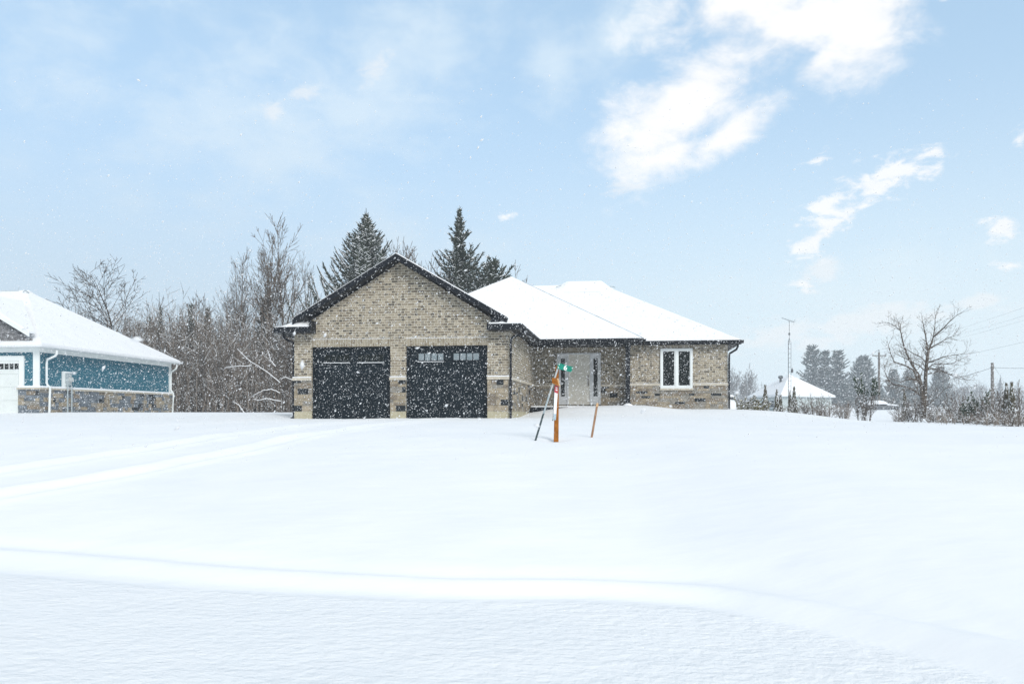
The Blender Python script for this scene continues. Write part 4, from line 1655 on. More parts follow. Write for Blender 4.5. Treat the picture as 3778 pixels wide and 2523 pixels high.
def proto_clump(seed, h, stems, maxlev=3, rmin=.014, spread=.28, kids=(13, 8, 4), bare=.25, step=.35):
    r = random.Random(seed)
    segs = []
    cfg = dict(step=step, kids=kids, bare=bare, wob=.035, up=(.02, .05, .05), ang=(32, 32, 32), ratio=(.5, .5, .5), taper=.8)
    for i in range(stems):
        th = r.random() * 6.283
        l = r.uniform(.05, spread)
        d = Vector((math.cos(th) * l, math.sin(th) * l, 1)).normalized()
        hh = h * r.uniform(.7, 1)
        grow(segs, r, Vector((math.cos(th) * .15, math.sin(th) * .15, -.2)), d, hh, hh * .009 + .008, 0, maxlev, cfg, rmin)
    return segs


def place_tree(proto, px, py_top, d, h_proto, label, group=None, sx=1.0, rz=0.0, sink=0.1, first=False):
    o = proto if first else copy_tree(proto)
    x = (px - 1889) / FPX * d
    z = gz(x, d) - sink
    top = EYE + (YH - py_top) / FPX * d
    s = (top - z) / h_proto
    o.location = (x, d, z)
    o.rotation_euler = (0, 0, rz)
    o.scale = (s * sx, s * sx, s)
    o['label'] = label
    if group:
        o['group'] = group
    return o


def top_of(segs):
    return max(max(s[0][2], s[1][2]) for s in segs)


def used_proto_factory():
    protos = {}

    def get(name, segs, mats, cat='tree', snow=0.0, r=None):
        protos[name] = [split_tree('bare_tree' if cat == 'tree' else 'bare_bush', segs, mats, cat=cat, snow=snow, r=r), top_of(segs), True]
    def put(name, *a, **k):
        p = protos[name]
        o = place_tree(p[0], a[0], a[1], a[2], p[1], a[3], first=p[2], **k)
        p[2] = False
        return o
    return get, put


get, put = used_proto_factory()
for i in range(4):
    get('tall%d' % i, proto_tall(100 + i, 14), BARE)
for i in range(4):
    get('clump%d' % i, proto_clump(200 + i, 10, 6), BARE)
for i in range(2):
    get('vclump%d' % i, proto_clump(230 + i, 8, 9, spread=.16, kids=(12, 7, 4)), BARE)
WOOD = 'bare trees in the wood between the two houses'
P_ = [('tall0', 1056, 805, 60, 'tallest bare tree of the wood, trunk just left of the garage eave', 1.2, .3),
      ('tall1', 985, 840, 61, 'tall bare tree second from the garage eave, straight trunk with arching limbs', 1.1, 2.1),
      ('tall2', 948, 872, 62, 'tall bare tree third from the garage eave, rising over the thicket', 1.1, 4.0),
      ('tall3', 893, 905, 61, 'tall slim bare tree in the middle of the wood, left of three taller ones', .9, 1.0),
      ('tall1', 858, 945, 63, 'slim bare tree above the thicket, sloping shoulder of the tall group', .8, 3.3),
      ('tall2', 822, 1035, 60, 'shorter bare tree at the left foot of the tall group', .85, 5.0),
      ('tall0', 1018, 930, 66, 'thin bare tree between the two tallest trunks', .7, 5.6),
      ('clump0', 1120, 985, 58, 'leaning bare clump of stems above the left rake of the garage', .8, .5),
      ('clump1', 1175, 925, 56, 'fine leaning bare tree touching the snowy spruce left of the gable', .55, 2.5),
      ('clump2', 772, 1085, 62, 'bare clump in the wood above the middle of the gap', .8, 1.7),
      ('vclump0', 735, 1092, 63, 'upright brushy bare tree near the centre of the gap', 1.2, 4.4),
      ('vclump1', 665, 1088, 62, 'upright brushy bare tree over the end of the blue house', 1.1, 0.2),
      ('clump3', 640, 1108, 64, 'bare clump just above the rear eave of the blue house', .8, 2.9),
      ('clump0', 535, 1160, 60, 'low bare clump above the lower roof of the blue house', .9, 4.9),
      ('clump1', 478, 1118, 57, 'bare tree showing above the middle of the blue house roof', 1.0, 1.2),
      ('vclump0', 570, 1168, 66, 'brushy bare tree between two thin spires left of the gap', 1.0, 5.1),
      ('clump2', 905, 1120, 66, 'bare clump within the wood under the tall trunks', .8, 3.9),
      ('clump3', 1075, 1150, 57, 'bare clump beside the garage corner', .7, .9)]
for i, (n, px, py, d, lab, sx, rz) in enumerate(P_):
    put(n, px, py, d, lab, sx=sx, rz=rz, group=WOOD)
GB = 'fine bare trees behind the garage roof'
for (n, px, py, d, lab, sx, rz) in [
        ('vclump0', 1478, 880, 62, 'fine bare tree just right of the garage peak', .9, 1.0),
        ('clump1', 1540, 866, 64, 'fine bare tree centred between garage peak and right spruce', .75, 2.0),
        ('vclump1', 1585, 905, 60, 'fine bare tree touching the left side of the right spruce', .8, 3.0),
        ('clump3', 1618, 940, 66, 'low fine bare tree tucked behind the right spruce', .7, 4.0),
        ('vclump1', 1868, 972, 60, 'fine bare tree behind the highest point of the snowy hip roof', .9, 5.0),
        ('vclump0', 1915, 1010, 62, 'faint twigs just right of the highest roof point', .8, .4)]:
    put(n, px, py, d, lab, sx=sx, rz=rz, group=GB)
# the spreading tree behind the blue house
segs = []
r_ = random.Random(77)
cfg = dict(step=.36, kids=(32, 11, 6, 3), bare=.18, wob=.045, up=(.01, .045, .05, .05), ang=(50, 38, 34, 30), ratio=(.62, .52, .5), taper=.75)
grow(segs, r_, Vector((0, 0, 0)), Vector((0, 0, 1)), 11, .13, 0, 3, cfg, .013)
t = split_tree('bare_tree', segs, BARE_DARK)
place_tree(t, 382, 917, 60, top_of(segs), 'spreading bare tree rising behind the blue house roof', None, 1.25, 1.9, first=True)


# --- spruces
def spruce(name, h, rad, seed, mats, snowp, label, cat='spruce', whorl=.34, nb=8, spray=.36, thick=.045, up0=.55, gaps=0.0, group=None, px_len=1.0, shape=.9, e0=-.15, e1=1.15, curl=1.0):
    r = random.Random(seed)
    tr, cr = [], []
    n = 16
    lean = r.uniform(-.01, .01)
    for i in range(n):
        z0, z1 = h * i / n, h * (i + 1) / n
        tr.append(((lean * z0, 0, z0), (lean * z1, 0, z1), .014 * h * (1 - i / n) + .012, .014 * h * (1 - (i + 1) / n) + .010, 0))
    z = h * .05
    ns = 2
    while z < h * .985:
        f = z / h
        L = rad * ((1 - f) ** shape) * (1.0 if f > .2 else .85 + f * .7)
        if r.random() < gaps:
            L *= .45
        kk = nb if f < .85 else 5
        th0 = r.random() * 6.283
        for j in range(kk):
            th = th0 + j * 6.283 / kk + r.uniform(-.35, .35)
            l = max(L * r.uniform(.72, 1.22), .18)
            el = (e0 + e1 * f ** 1.5) * 1.0 + r.uniform(-.12, .12)
            d = Vector((math.cos(th) * math.cos(el), math.sin(th) * math.cos(el), math.sin(el)))
            p = Vector((lean * z, 0, z + r.uniform(-.12, .12)))
            m = max(2, int(l / .30))
            for i in range(m):
                t = i / m
                d = (d + Vector((0, 0, (.05 + .10 * t) * curl)) + vjit(r, .03)).normalized()
                q = p + d * (l / m)
                tk = thick * (1.15 - .55 * t)
                cr.append((tuple(p), tuple(q), tk * .9, tk * .75, 1))
                side = d.cross(Vector((0, 0, 1))).normalized()
                if t > .12 or m < 3:
                    for sgn in (-1, 1):
                        for rep in range(2):
                            sl = spray * px_len * (1.0 - .45 * t) * r.uniform(.6, 1.2) * min(1.0, l / 1.2 + .25)
                            a = (d * .75 + side * sgn * r.uniform(.5, .95) + Vector((0, 0, r.uniform(-.35, .25)))).normalized()
                            s0 = p.lerp(q, r.random())
                            s1 = s0 + a * sl
                            cr.append((tuple(s0), tuple(s1), tk, tk * .35, 1))
                            if r.random() < snowp:
                                o = tk * .75
                                cr.append(((s0.x, s0.y, s0.z + o), (s1.x, s1.y, s1.z + o * .7), tk * .85, tk * .35, ns))
                if r.random() < snowp * .8:
                    o = tk * .8
                    cr.append(((p.x, p.y, p.z + o), (q.x, q.y, q.z + o), tk, tk * .8, ns))
                p = q
            e = p + d * (spray * .5)
            cr.append((tuple(p), tuple(e), thick * .6, thick * .12, 1))
        z += whorl * (1.0 - .45 * f) * r.uniform(.8, 1.2)
    cr.append(((lean * h, 0, h * .93), (lean * h, 0, h + h * .02), thick * .6, .016, 1))
    t = empty(name, (0, 0, 0), 0, label, cat, group)
    tubes_mesh('trunk', tr, mats, 6, t)
    tubes_mesh('crown', cr, mats, 4, t)
    return t, h * 1.02


SPR = [M['bark_dark'], M['needle'], M['snow_bit']]
t, hh = spruce('spruce_tree', 13.5, 8.4, 5, SPR, .55, 'broad snowy spruce behind the left side of the garage gable', thick=.055, spray=.5, nb=10, whorl=.44, shape=1.12)
place_tree(t, 1349, 768, 54, hh, 'broad snowy spruce behind the left side of the garage gable', None, 1.0, 0, first=True)
t, hh = spruce('spruce_tree', 14.2, 6.8, 8, SPR, .22, '', gaps=.2, whorl=.42, thick=.055, spray=.48, shape=1.12)
place_tree(t, 1697, 760, 56, hh, 'tall narrow dark spruce behind the right side of the garage gable', None, 1.0, 1, first=True)
t, hh = spruce('pine_tree', 10.0, 4.2, 9, SPR, .25, '', 'pine', gaps=.35, whorl=.5, nb=7, shape=.55, spray=.5, thick=.065)
place_tree(t, 1815, 968, 53, hh, 'low bushy pine right of the narrow dark spruce, above the snowy hip roof', None, 1.15, 2, first=True)
# thin spires in the wood
NB = [M['bark'], M['needle_blue'], M['snow_bit']]
t, hh = spruce('spruce_tree', 9.0, 1.25, 14, NB, .35, '', whorl=.3, nb=6, spray=.3, thick=.05)
first = True
for (px, py, d, lab, sx) in [(595, 1128, 59, 'thin conifer spire just left of the end of the blue house roof', 1.0),
                             (555, 1165, 60, 'shorter thin conifer spire over the blue house roof slope', .9),
                             (708, 1120, 59, 'thin conifer spire near the middle of the gap', 1.15),
                             (768, 1135, 60, 'blunter conifer spire right of the middle one in the gap', 1.4),
                             (972, 1095, 62, 'blurred conifer top behind the tall bare trunks', 2.0)]:
    place_tree(t, px, py, d, hh, lab, 'thin conifers in the wood', sx, px * .01, first=first)
    first = False


# --- thicket mass filling the wood
def thicket():
    r = random.Random(3)
    segs = []
    for i in range(3300):
        y = r.uniform(54, 72)
        x = r.uniform(-46, -4)
        if i % 3:
            x = r.uniform(-27.5, -13.5)
        z = gz(x, y) - .1 if i % 40 == 0 else 1.66
        h = r.uniform(2.2, 7.4) * (1 if r.random() < .8 else 1.15)
        p = Vector((x, y, z))
        d = Vector((r.gauss(0, .13), r.gauss(0, .1), 1)).normalized()
        n = 4
        st = h / n
        rad = r.uniform(.012, .034)
        mi = 0 if r.random() < .7 else 1
        for k in range(n):
            q = p + d * st
            segs.append((tuple(p), tuple(q), rad * (1 - k / n * .7), rad * (1 - (k + 1) / n * .7), mi))
            for j in range(4):
                a = (d * r.uniform(.4, 1.1) + Vector((r.gauss(0, .75), r.gauss(0, .6), r.uniform(-.15, .4)))).normalized()
                s0 = p.lerp(q, r.random())
                ln = r.uniform(.35, 1.1)
                s1 = s0 + a * ln
                segs.append((tuple(s0), tuple(s1), .013, .007, mi))
                if r.random() < .10:
                    segs.append(((s0.x, s0.y, s0.z + .02), (s1.x, s1.y, s1.z + .015), .016, .009, 2))
            d = (d + vjit(r, .09)).normalized()
            p = q
    o = tubes_mesh('thicket', segs, [M['brush'], M['bark_grey'], M['snow_bit']], 3)
    tag(o, 'dense brown brush of bare saplings filling the gap between the two houses', 'thicket', kind='stuff')


thicket()


def snowy_branches():
    src = [([(510, 990), (600, 1080), (700, 1140), (800, 1222)], 'long snow laden branch slanting down in the middle of the thicket'),
           ([(418, 1122), (520, 1110), (605, 1105)], 'short level snow laden branch left of the long slanting one'),
           ([(620, 1308), (680, 1275), (740, 1264), (800, 1292)], 'upper of two arched snowy branches low in the thicket'),
           ([(618, 1335), (660, 1338), (710, 1328), (805, 1347)], 'lower wavy snowy branch near the thicket foot'),
           ([(478, 1350), (520, 1375), (560, 1432)], 'snowy twig bending down to the ground at the thicket foot'),
           ([(805, 1200), (835, 1181), (890, 1207)], 'snowy branch ending at the garage corner stone'),
           ([(715, 1000), (735, 1070), (770, 1110)], 'steep snow crusted twig high in the thicket by the garage')]
    for pts, lab in src:
        d = 53.0
        P = [at(600 + x / 1.844, 750 + y / 1.844, d) for x, y in pts]
        Q = []
        for a, b in zip(P[:-1], P[1:]):
            for k in range(4):
                Q.append(a.lerp(b, k / 4) + Vector((rng.uniform(-.02, .02), 0, rng.uniform(-.025, .025))))
        Q.append(P[-1])
        t = empty('snowy_branch', tuple(P[-1]), 0, lab, 'branch', 'snow laden branches in the thicket')
        Q = [q - P[-1] for q in Q]
        n = len(Q)
        q = MB()
        rad = [.018 + .014 * i / n for i in range(n)]
        q.tube(Q, rad, 6)
        b = q.build('limb', M['bark'], t, smooth=True)
        q = MB()
        q.tube([p + Vector((0, -.01, .018)) for p in Q], [x * 1.05 for x in rad], 6)
        q.build('snow_cover', M['snow_bit'], t, smooth=True)


snowy_branches()

# --- big bare tree on the right, limbs laid out one by one
def right_tree():
    d = 46.0
    base = at(3412, 1533, d)
    K = lambda x, y: at(3100 + x / 3.015, 1100 + y / 3.015, d) - base
    r = random.Random(12)
    limbs = [
        ([(930, 1310), (935, 1150), (945, 1000), (950, 850), (960, 720), (975, 600)], .135, .085),
        ([(925, 1200), (905, 1020), (900, 930), (870, 830), (800, 720), (740, 600), (700, 480), (670, 340)], .11, .03),
        ([(975, 600), (965, 500), (955, 400), (940, 300), (930, 240)], .07, .02),
        ([(975, 600), (1000, 520), (1040, 410), (1060, 300), (1070, 180)], .07, .018),
        ([(1040, 410), (1130, 320), (1190, 240), (1250, 180)], .05, .014),
        ([(1010, 530), (1100, 480), (1180, 430), (1260, 400)], .045, .014),
        ([(670, 340), (640, 280), (610, 240)], .03, .012), ([(670, 340), (690, 270), (690, 240)], .03, .012),
        ([(900, 930), (850, 880), (810, 780), (700, 720), (600, 690), (560, 600), (535, 500)], .075, .018),
        ([(895, 950), (830, 880), (720, 890), (640, 915), (560, 890)], .05, .014),
        ([(890, 1060), (820, 1010), (700, 960), (580, 940), (520, 890), (480, 800), (470, 740)], .06, .016),
        ([(945, 690), (900, 640), (810, 600), (750, 560), (700, 540)], .045, .014),
        ([(930, 780), (870, 730), (780, 690), (680, 640), (590, 600)], .045, .014),
        ([(965, 700), (1020, 680), (1110, 640), (1200, 620), (1300, 610)], .05, .014),
        ([(960, 780), (1030, 760), (1130, 770), (1240, 820), (1340, 830), (1420, 860)], .055, .014),
        ([(965, 770), (1050, 710), (1160, 715), (1280, 700), (1360, 660)], .05, .014),
        ([(955, 830), (1040, 810), (1100, 790), (1200, 820), (1310, 870), (1440, 890)], .04, .012),
        ([(950, 1160), (1000, 1080), (1060, 1020)], .045, .016), ([(950, 1190), (1080, 1090), (1180, 1000), (1280, 940)], .04, .012),
        ([(880, 1060), (840, 1010), (800, 965)], .035, .012)]
    segs = []
    cfg = dict(step=.16, kids=(6, 4, 3), bare=.1, wob=.13, up=(.05, .04, .03), ang=(48, 45, 40), ratio=(.5, .5, .5), taper=.6)
    for li, (pts, ra, rb) in enumerate(limbs):
        P = [K(*p) for p in pts]
        yo = 0.0
        ydir = r.uniform(-.35, .35) if li > 1 else 0
        n = len(P)
        # give the limb its own depth
        for i in range(n):
            P[i] = P[i] + Vector((0, ydir * (i / (n - 1)) * 2.2, 0))
        for i in range(n - 1):
            for k in range(3):
                a = P[i].lerp(P[i + 1], k / 3)
                b = P[i].lerp(P[i + 1], (k + 1) / 3)
                t = (i + k / 3) / (n - 1)
                t2 = (i + (k + 1) / 3) / (n - 1)
                r0, r1 = ra + (rb - ra) * t, ra + (rb - ra) * t2
                segs.append((tuple(a), tuple(b), r0, r1, 0, 0 if li < 2 else 1))
                if (t > .18 or li > 1) and not (li == 0 and t < .6):
                    for rep in range(2):
                        if r.random() < .85:
                            dr = (b - a).normalized()
                            o = Vector((dr.z, r.uniform(-1, 1), -dr.x)) * r.choice((-1, 1))
                            nd = (dr + o.normalized() * r.uniform(.6, 1.3)).normalized()
                            grow(segs, r, b, nd, r.uniform(.35, .95), max(r1 * .35, .009), 1, 3, cfg, .006)
        tip = P[-1]
        dr = (P[-1] - P[-2]).normalized()
        grow(segs, r, tip, dr, r.uniform(.5, .8), max(rb, .010), 1, 3, cfg, .006)
    t = split_tree('bare_tree', segs, BARE, 'lone wide spreading bare tree with forked trunk at the right edge of the lot', None, 'tree',
                   (base.x, base.y, base.z - .1))


right_tree()

# --- far conifers and shrubs on the right
M['needle_far'] = make('hazy frosted needles', (0.10, 0.125, 0.125), (0.17, 0.195, 0.19), 1.0, 0.85, 0.1)  # frost-pale, then lightened further so the colour carries distance haze
M['bark_far'] = make('hazy frosted twigs', (0.16, 0.16, 0.16), (0.26, 0.25, 0.245), 1.0, 0.95, 0.05)  # twig colour lightened to hold distance haze
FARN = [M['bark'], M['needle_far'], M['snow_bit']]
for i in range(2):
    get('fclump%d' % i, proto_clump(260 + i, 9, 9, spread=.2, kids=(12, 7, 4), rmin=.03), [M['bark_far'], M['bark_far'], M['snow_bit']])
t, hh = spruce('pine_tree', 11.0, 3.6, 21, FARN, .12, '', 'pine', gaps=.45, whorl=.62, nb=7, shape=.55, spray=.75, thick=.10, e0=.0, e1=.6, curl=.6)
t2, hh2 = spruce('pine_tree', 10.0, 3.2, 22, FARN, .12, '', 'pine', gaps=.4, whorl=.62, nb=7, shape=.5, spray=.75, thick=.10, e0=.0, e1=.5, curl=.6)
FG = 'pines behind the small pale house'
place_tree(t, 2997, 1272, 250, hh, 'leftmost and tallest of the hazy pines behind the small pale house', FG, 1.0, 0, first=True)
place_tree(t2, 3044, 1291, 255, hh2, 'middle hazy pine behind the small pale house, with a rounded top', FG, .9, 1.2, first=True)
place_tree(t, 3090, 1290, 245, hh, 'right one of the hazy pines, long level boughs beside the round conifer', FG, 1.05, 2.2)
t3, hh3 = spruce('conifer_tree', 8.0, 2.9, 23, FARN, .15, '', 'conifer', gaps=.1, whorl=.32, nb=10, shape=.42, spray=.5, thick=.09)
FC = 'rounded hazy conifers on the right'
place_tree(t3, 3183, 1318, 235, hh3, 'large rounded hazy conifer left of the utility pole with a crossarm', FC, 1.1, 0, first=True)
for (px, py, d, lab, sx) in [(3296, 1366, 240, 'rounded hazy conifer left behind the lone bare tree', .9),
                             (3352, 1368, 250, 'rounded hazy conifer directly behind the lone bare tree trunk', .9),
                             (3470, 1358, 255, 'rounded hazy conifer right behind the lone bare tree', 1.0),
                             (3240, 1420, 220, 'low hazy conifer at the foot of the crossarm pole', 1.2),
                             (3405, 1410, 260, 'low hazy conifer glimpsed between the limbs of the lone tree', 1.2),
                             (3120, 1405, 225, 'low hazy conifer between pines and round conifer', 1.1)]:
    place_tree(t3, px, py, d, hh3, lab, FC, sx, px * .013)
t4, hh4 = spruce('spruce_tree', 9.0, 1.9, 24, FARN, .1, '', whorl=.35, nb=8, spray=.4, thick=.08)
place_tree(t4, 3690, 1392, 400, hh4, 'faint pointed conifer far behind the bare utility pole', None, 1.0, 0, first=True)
FB = 'hazy bare trees far behind the right houses'
for (n, px, py, d, lab, sx, rz) in [
        ('fclump0', 2702, 1342, 210, 'hazy bare tree right beside the brick house downspout', .8, 1.0),
        ('fclump1', 2765, 1338, 215, 'hazy brushy bare tree a little right of the brick house', .9, 2.0),
        ('fclump0', 2740, 1378, 212, 'low hazy bare tree between two taller ones by the brick house', .9, 3.0),
        ('fclump0', 2800, 1430, 220, 'low hazy brush above the left roof edge of the small pale house', 1.2, 4.0),
        ('fclump0', 3300, 1430, 260, 'faint bare tree behind the snow covered car', 1.3, 5.0),
        ('fclump1', 3560, 1405, 330, 'faint bare tree well right of the lone tree', 1.6, 1.0),
        ('fclump1', 3610, 1400, 340, 'faint bare tree just left of the bare utility pole', 1.5, 2.0),
        ('fclump0', 3520, 1425, 320, 'faint bush like tree right behind the lone tree branches', 1.6, 3.0),
        ('fclump1', 3750, 1420, 280, 'faint bare tree near the right picture edge', 1.4, .6),
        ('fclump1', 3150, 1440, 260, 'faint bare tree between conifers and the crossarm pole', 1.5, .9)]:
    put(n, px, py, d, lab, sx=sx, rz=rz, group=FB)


# bushes: bare multi-stem with optional leaves
def bush(name, h, stems, seed, mats, spread=.6, kids=(10, 6, 4), snow=.15, leafy=0, leaf_lo=.3, leaf_r=.05, cat='bush', rmin=.010):
    r = random.Random(seed)
    segs = proto_clump(seed, h, stems, 3 if not leafy else 2, rmin, spread, kids, .08, .22)
    t = empty(name, (0, 0, 0), 0, None, cat)
    st = [s[:5] for s in segs if s[5] == 0]
    tw = [s[:5] for s in segs if s[5] > 0]
    ns = 2
    for s in list(tw):
        if r.random() < snow:
            tw.append(((s[0][0], s[0][1], s[0][2] + .015), (s[1][0], s[1][1], s[1][2] + .015), s[2] * 1.0, s[3], ns))
    tubes_mesh('stem', st, mats, 4, t)
    tubes_mesh('twigs', tw, mats, 3, t)
    if leafy:
        lf = []
        tw2 = [s for s in tw if s[4] != ns and s[1][2] > leaf_lo * h]
        for k in range(leafy):
            s = r.choice(tw2)
            p = Vector(s[0]).lerp(Vector(s[1]), r.random())
            a = vjit(r, 1).normalized()
            a.z = abs(a.z) * .5 + .2
            q = p + a * r.uniform(.07, .17)
            lf.append((tuple(p), tuple(q), leaf_r, leaf_r * .25, 3))
            if r.random() < snow * 1.4:
                lf.append(((p.x, p.y, p.z + leaf_r * .7), (q.x, q.y, q.z + leaf_r * .7), leaf_r * .9, leaf_r * .3, ns))
        tubes_mesh('foliage', lf, mats, 4, t)
    return t, top_of(segs)


BU = [M['bark'], M['twig'], M['snow_bit'], M['green_shrub']]
BO = [M['bark'], M['twig'], M['snow_bit'], M['olive']]
b1, h1 = bush('bare_bush', 2.2, 12, 31, BU)
b2, h2 = bush('bare_bush', 2.0, 14, 32, BU, spread=.8, snow=.25)
b3, h3 = bush('leafy_shrub', 2.6, 9, 33, BU, leafy=420, leaf_lo=.55, leaf_r=.055, cat='shrub')
b4, h4 = bush('leafy_shrub', 2.0, 10, 34, BU, spread=.45, leafy=700, leaf_lo=.1, leaf_r=.05, cat='shrub')
b5, h5 = bush('leafy_shrub', 2.0, 14, 35, BO, spread=.7, leafy=700, leaf_lo=.0, leaf_r=.055, snow=.25, cat='shrub')
g_b = 'bare bushes along the right edge of the snowy lot'
ff = {1: True, 2: True}
for (w, px, py, d, lab, sx) in [
        (1, 3010, 1448, 62, 'round bare bush in front of the small pale house wall', 1.5),
        (2, 2960, 1470, 63, 'low bare bush left of the round one before the pale house', 1.3),
        (2, 3055, 1478, 60, 'low spreading snowy bush under the right eave of the pale house', 1.8),
        (1, 3172, 1440, 50, 'bare bush under the dark green shrub by the snowy car', .7),
        (2, 3350, 1450, 47, 'bare bush just left of the lone tree trunk', 1.1),
        (1, 3385, 1440, 48, 'bare bush hugging the left of the lone tree trunk', .8),
        (2, 3450, 1450, 46, 'bare bush just right of the lone tree trunk', 1.1),
        (1, 3520, 1420, 45, 'taller leaning bare bush right of the lone tree', 1.0),
        (2, 3490, 1480, 44, 'low bush at the snow edge right of the lone tree', 1.4),
        (1, 3555, 1470, 42, 'low bare bush left of the green shrubs', 1.0),
        (2, 3660, 1420, 40, 'bare bush under the bare utility pole', 1.0),
        (1, 3690, 1430, 39, 'bare bush between pole and dark columnar cedars', .9),
        (2, 3700, 1500, 36, 'low snowy bramble in front of the columnar cedars', 1.9),
        (1, 3765, 1400, 38, 'tall bare bush at the right picture edge', 1.0),
        (2, 3760, 1480, 34, 'low snowy bramble at the right picture edge', 1.6),
        (2, 3620, 1500, 37, 'low snowy bramble below the green shrubs', 1.6),
        (1, 3280, 1455, 130, 'bare bush behind the snow covered car', 1.2),
        (2, 3240, 1460, 128, 'bare bush behind the cabin of the snow covered car', 1.2),
        (2, 3310, 1505, 46, 'small sparse bush in the open snow left of the lone tree', .7),
        (1, 3110, 1475, 58, 'faint low bush right of the pale house', 1.4)]:
    b, h = (b1, h1) if w == 1 else (b2, h2)
    place_tree(b, px, py, d, h, lab, g_b, sx, px * .017, first=ff[w])
    ff[w] = False
place_tree(b3, 3200, 1378, 49, h3, 'dark green leaved shrub on bare stems left of the snow covered car', None, .6, 0, first=True)
place_tree(b4, 3612, 1440, 41, h4, 'taller dark green shrub among bare bushes near the right edge', None, .7, 0, first=True)
c = place_tree(b4, 3585, 1470, 41, h4, 'low dark green shrub leaning left of the taller one', None, 1.1, 1)
c = place_tree(b4, 3560, 1508, 43, h4, 'smallest green shrub, half buried in snow beside the bare bushes', None, 1.5, 2)
place_tree(b5, 2762, 1444, 56, h5, 'olive snowy shrub beside the white tank', None, 1.1, 0, first=True)
place_tree(b5, 2735, 1478, 54, h5, 'low olive shrub directly behind the white tank', None, 1.3, 1)
place_tree(b5, 2795, 1470, 57, h5, 'low olive shrub left of the first columnar cedar', None, 1.2, 2)


def cedar(seed, h, rad, label, group, twin=False):
    r = random.Random(seed)
    t = empty('columnar_cedar', (0, 0, 0), 0, label, 'cedar', group)
    tubes_mesh('trunk', [((0, 0, -.2), (0, 0, h * .9), .04, .01, 0)], [M['bark'], M['cedar'], M['snow_bit']], 6, t)
    cr = []
    tops = [(0, 0, h)] + ([(rad * .9, 0, h * .82)] if twin else [])
    for (ox, oy, hh_) in tops:
        for k in range(int(520 * hh_ / 2)):
            z = hh_ * (1 - r.random() ** .8) * .96
            f = z / hh_
            rr = rad * (1 - f) ** .75 * (.75 + .25 * math.sin(f * 3 + 1)) * math.sqrt(r.random()) * r.uniform(.85, 1.15)
            th = r.random() * 6.283
            p = Vector((ox + math.cos(th) * rr, oy + math.sin(th) * rr, z))
            a = Vector((math.cos(th) * .35, math.sin(th) * .35, 1)).normalized()
            q = p + a * r.uniform(.07, .15)
            mi = 2 if r.random() < .20 else 1
            cr.append((tuple(p), tuple(q), .03, .006, mi))
    tubes_mesh('crown', cr, [M['bark'], M['cedar'], M['snow_bit']], 4, t)
    return t


CG = 'columnar cedars before the small pale house'
c1 = cedar(41, 2.0, .27, '', CG)
place_tree(c1, 2823, 1417, 60, 2.05, 'first and tallest of the columnar cedars before the small pale house', CG, 1.0, 0, first=True)
c2 = cedar(42, 2.0, .27, '', CG, True)
place_tree(c2, 2866, 1432, 60, 2.05, 'columnar cedar with a double tip, second before the small pale house', CG, 1.0, 0, first=True)
place_tree(c1, 2914, 1440, 60, 2.05, 'shorter columnar cedar directly below the antenna tower', CG, .9, 2)
place_tree(c1, 2930, 1423, 60.5, 2.05, 'columnar cedar rightmost before the small pale house', CG, 1.0, 4)
CG2 = 'pair of dark cedars near the right edge'
place_tree(c1, 3713, 1409, 38, 2.05, 'left one of the two dark cedars near the right edge', CG2, .9, 1)
place_tree(c1, 3733, 1405, 37.6, 2.05, 'right one of the two dark cedars near the right edge', CG2, .9, 3)
place_tree(c1, 3337, 1435, 52, 2.05, 'brown cedar left of the lone bare tree', None, .8, 5)


# far wood: one hazy mass on the horizon
def far_wood():
    r = random.Random(17)
    segs = []
    for i in range(2600):
        y = r.uniform(360, 520)
        x = r.uniform(-.75, .9) * y
        h = r.uniform(5, 13) * (.75 + .35 * math.sin(x * .05) ** 2)
        z = gz(x, y)
        p = Vector((x, y, z))
        segs.append((tuple(p), (x + r.gauss(0, .3), y, z + h), .14, .05, 0))
        for k in range(9):
            s0 = Vector((x, y, z + h * r.uniform(.12, .95)))
            a = Vector((r.gauss(0, 1), r.gauss(0, 1), r.uniform(.2, 1.4))).normalized()
            s1 = s0 + a * r.uniform(.8, 2.4)
            segs.append((tuple(s0), tuple(s1), .10, .03, 0 if i % 4 else 1))
    o = tubes_mesh('far_wood', segs, [M['bark_far'], M['needle_far']], 3)
    tag(o, 'pale hazy tree line along the far horizon', 'wood', kind='stuff')


far_wood()


def brush_right():
    """knee-high dry brush and weeds at the far edge of the lot"""
    r = random.Random(23)
    segs = []
    for i in range(1100):
        px = r.uniform(2720, 3850)
        if math.sin(px * .031) + math.sin(px * .083 + 1) < -.1 and px < 3560 or 3195 < px < 3340:
            continue
        if px > 3400:
            d = r.uniform(36, 52) - (px - 3400) * .012
            if r.random() < .5:
                continue
        else:
            d = r.uniform(52, 90)
        if px < 3400 and r.random() < .35:
            continue
        x = (px - 1889) / FPX * d
        z = gz(x, d)
        h = r.uniform(.2, .8) * (1.1 if d > 55 else .8)
        p = Vector((x, d, z - .05))
        dd = Vector((r.gauss(0, .35), r.gauss(0, .3), 1)).normalized()
        for k in range(3):
            q = p + dd * h / 3
            segs.append((tuple(p), tuple(q), .011, .008, 0))
            for j in range(2):
                a = (dd + vjit(r, .7)).normalized()
                s1 = q + a * r.uniform(.12, .4)
                segs.append((tuple(q), tuple(s1), .008, .005, 0))
                if r.random() < .12:
                    segs.append(((q.x, q.y, q.z + .015), (s1.x, s1.y, s1.z + .012), .014, .008, 1))
            dd = (dd + vjit(r, .15)).normalized()
            p = q
    o = tubes_mesh('dry_brush', segs, [M['brush'], M['snow_bit']], 3)
    tag(o, 'dry weeds and brush poking through snow along the right edge of the lot', 'brush', kind='stuff')


brush_right()

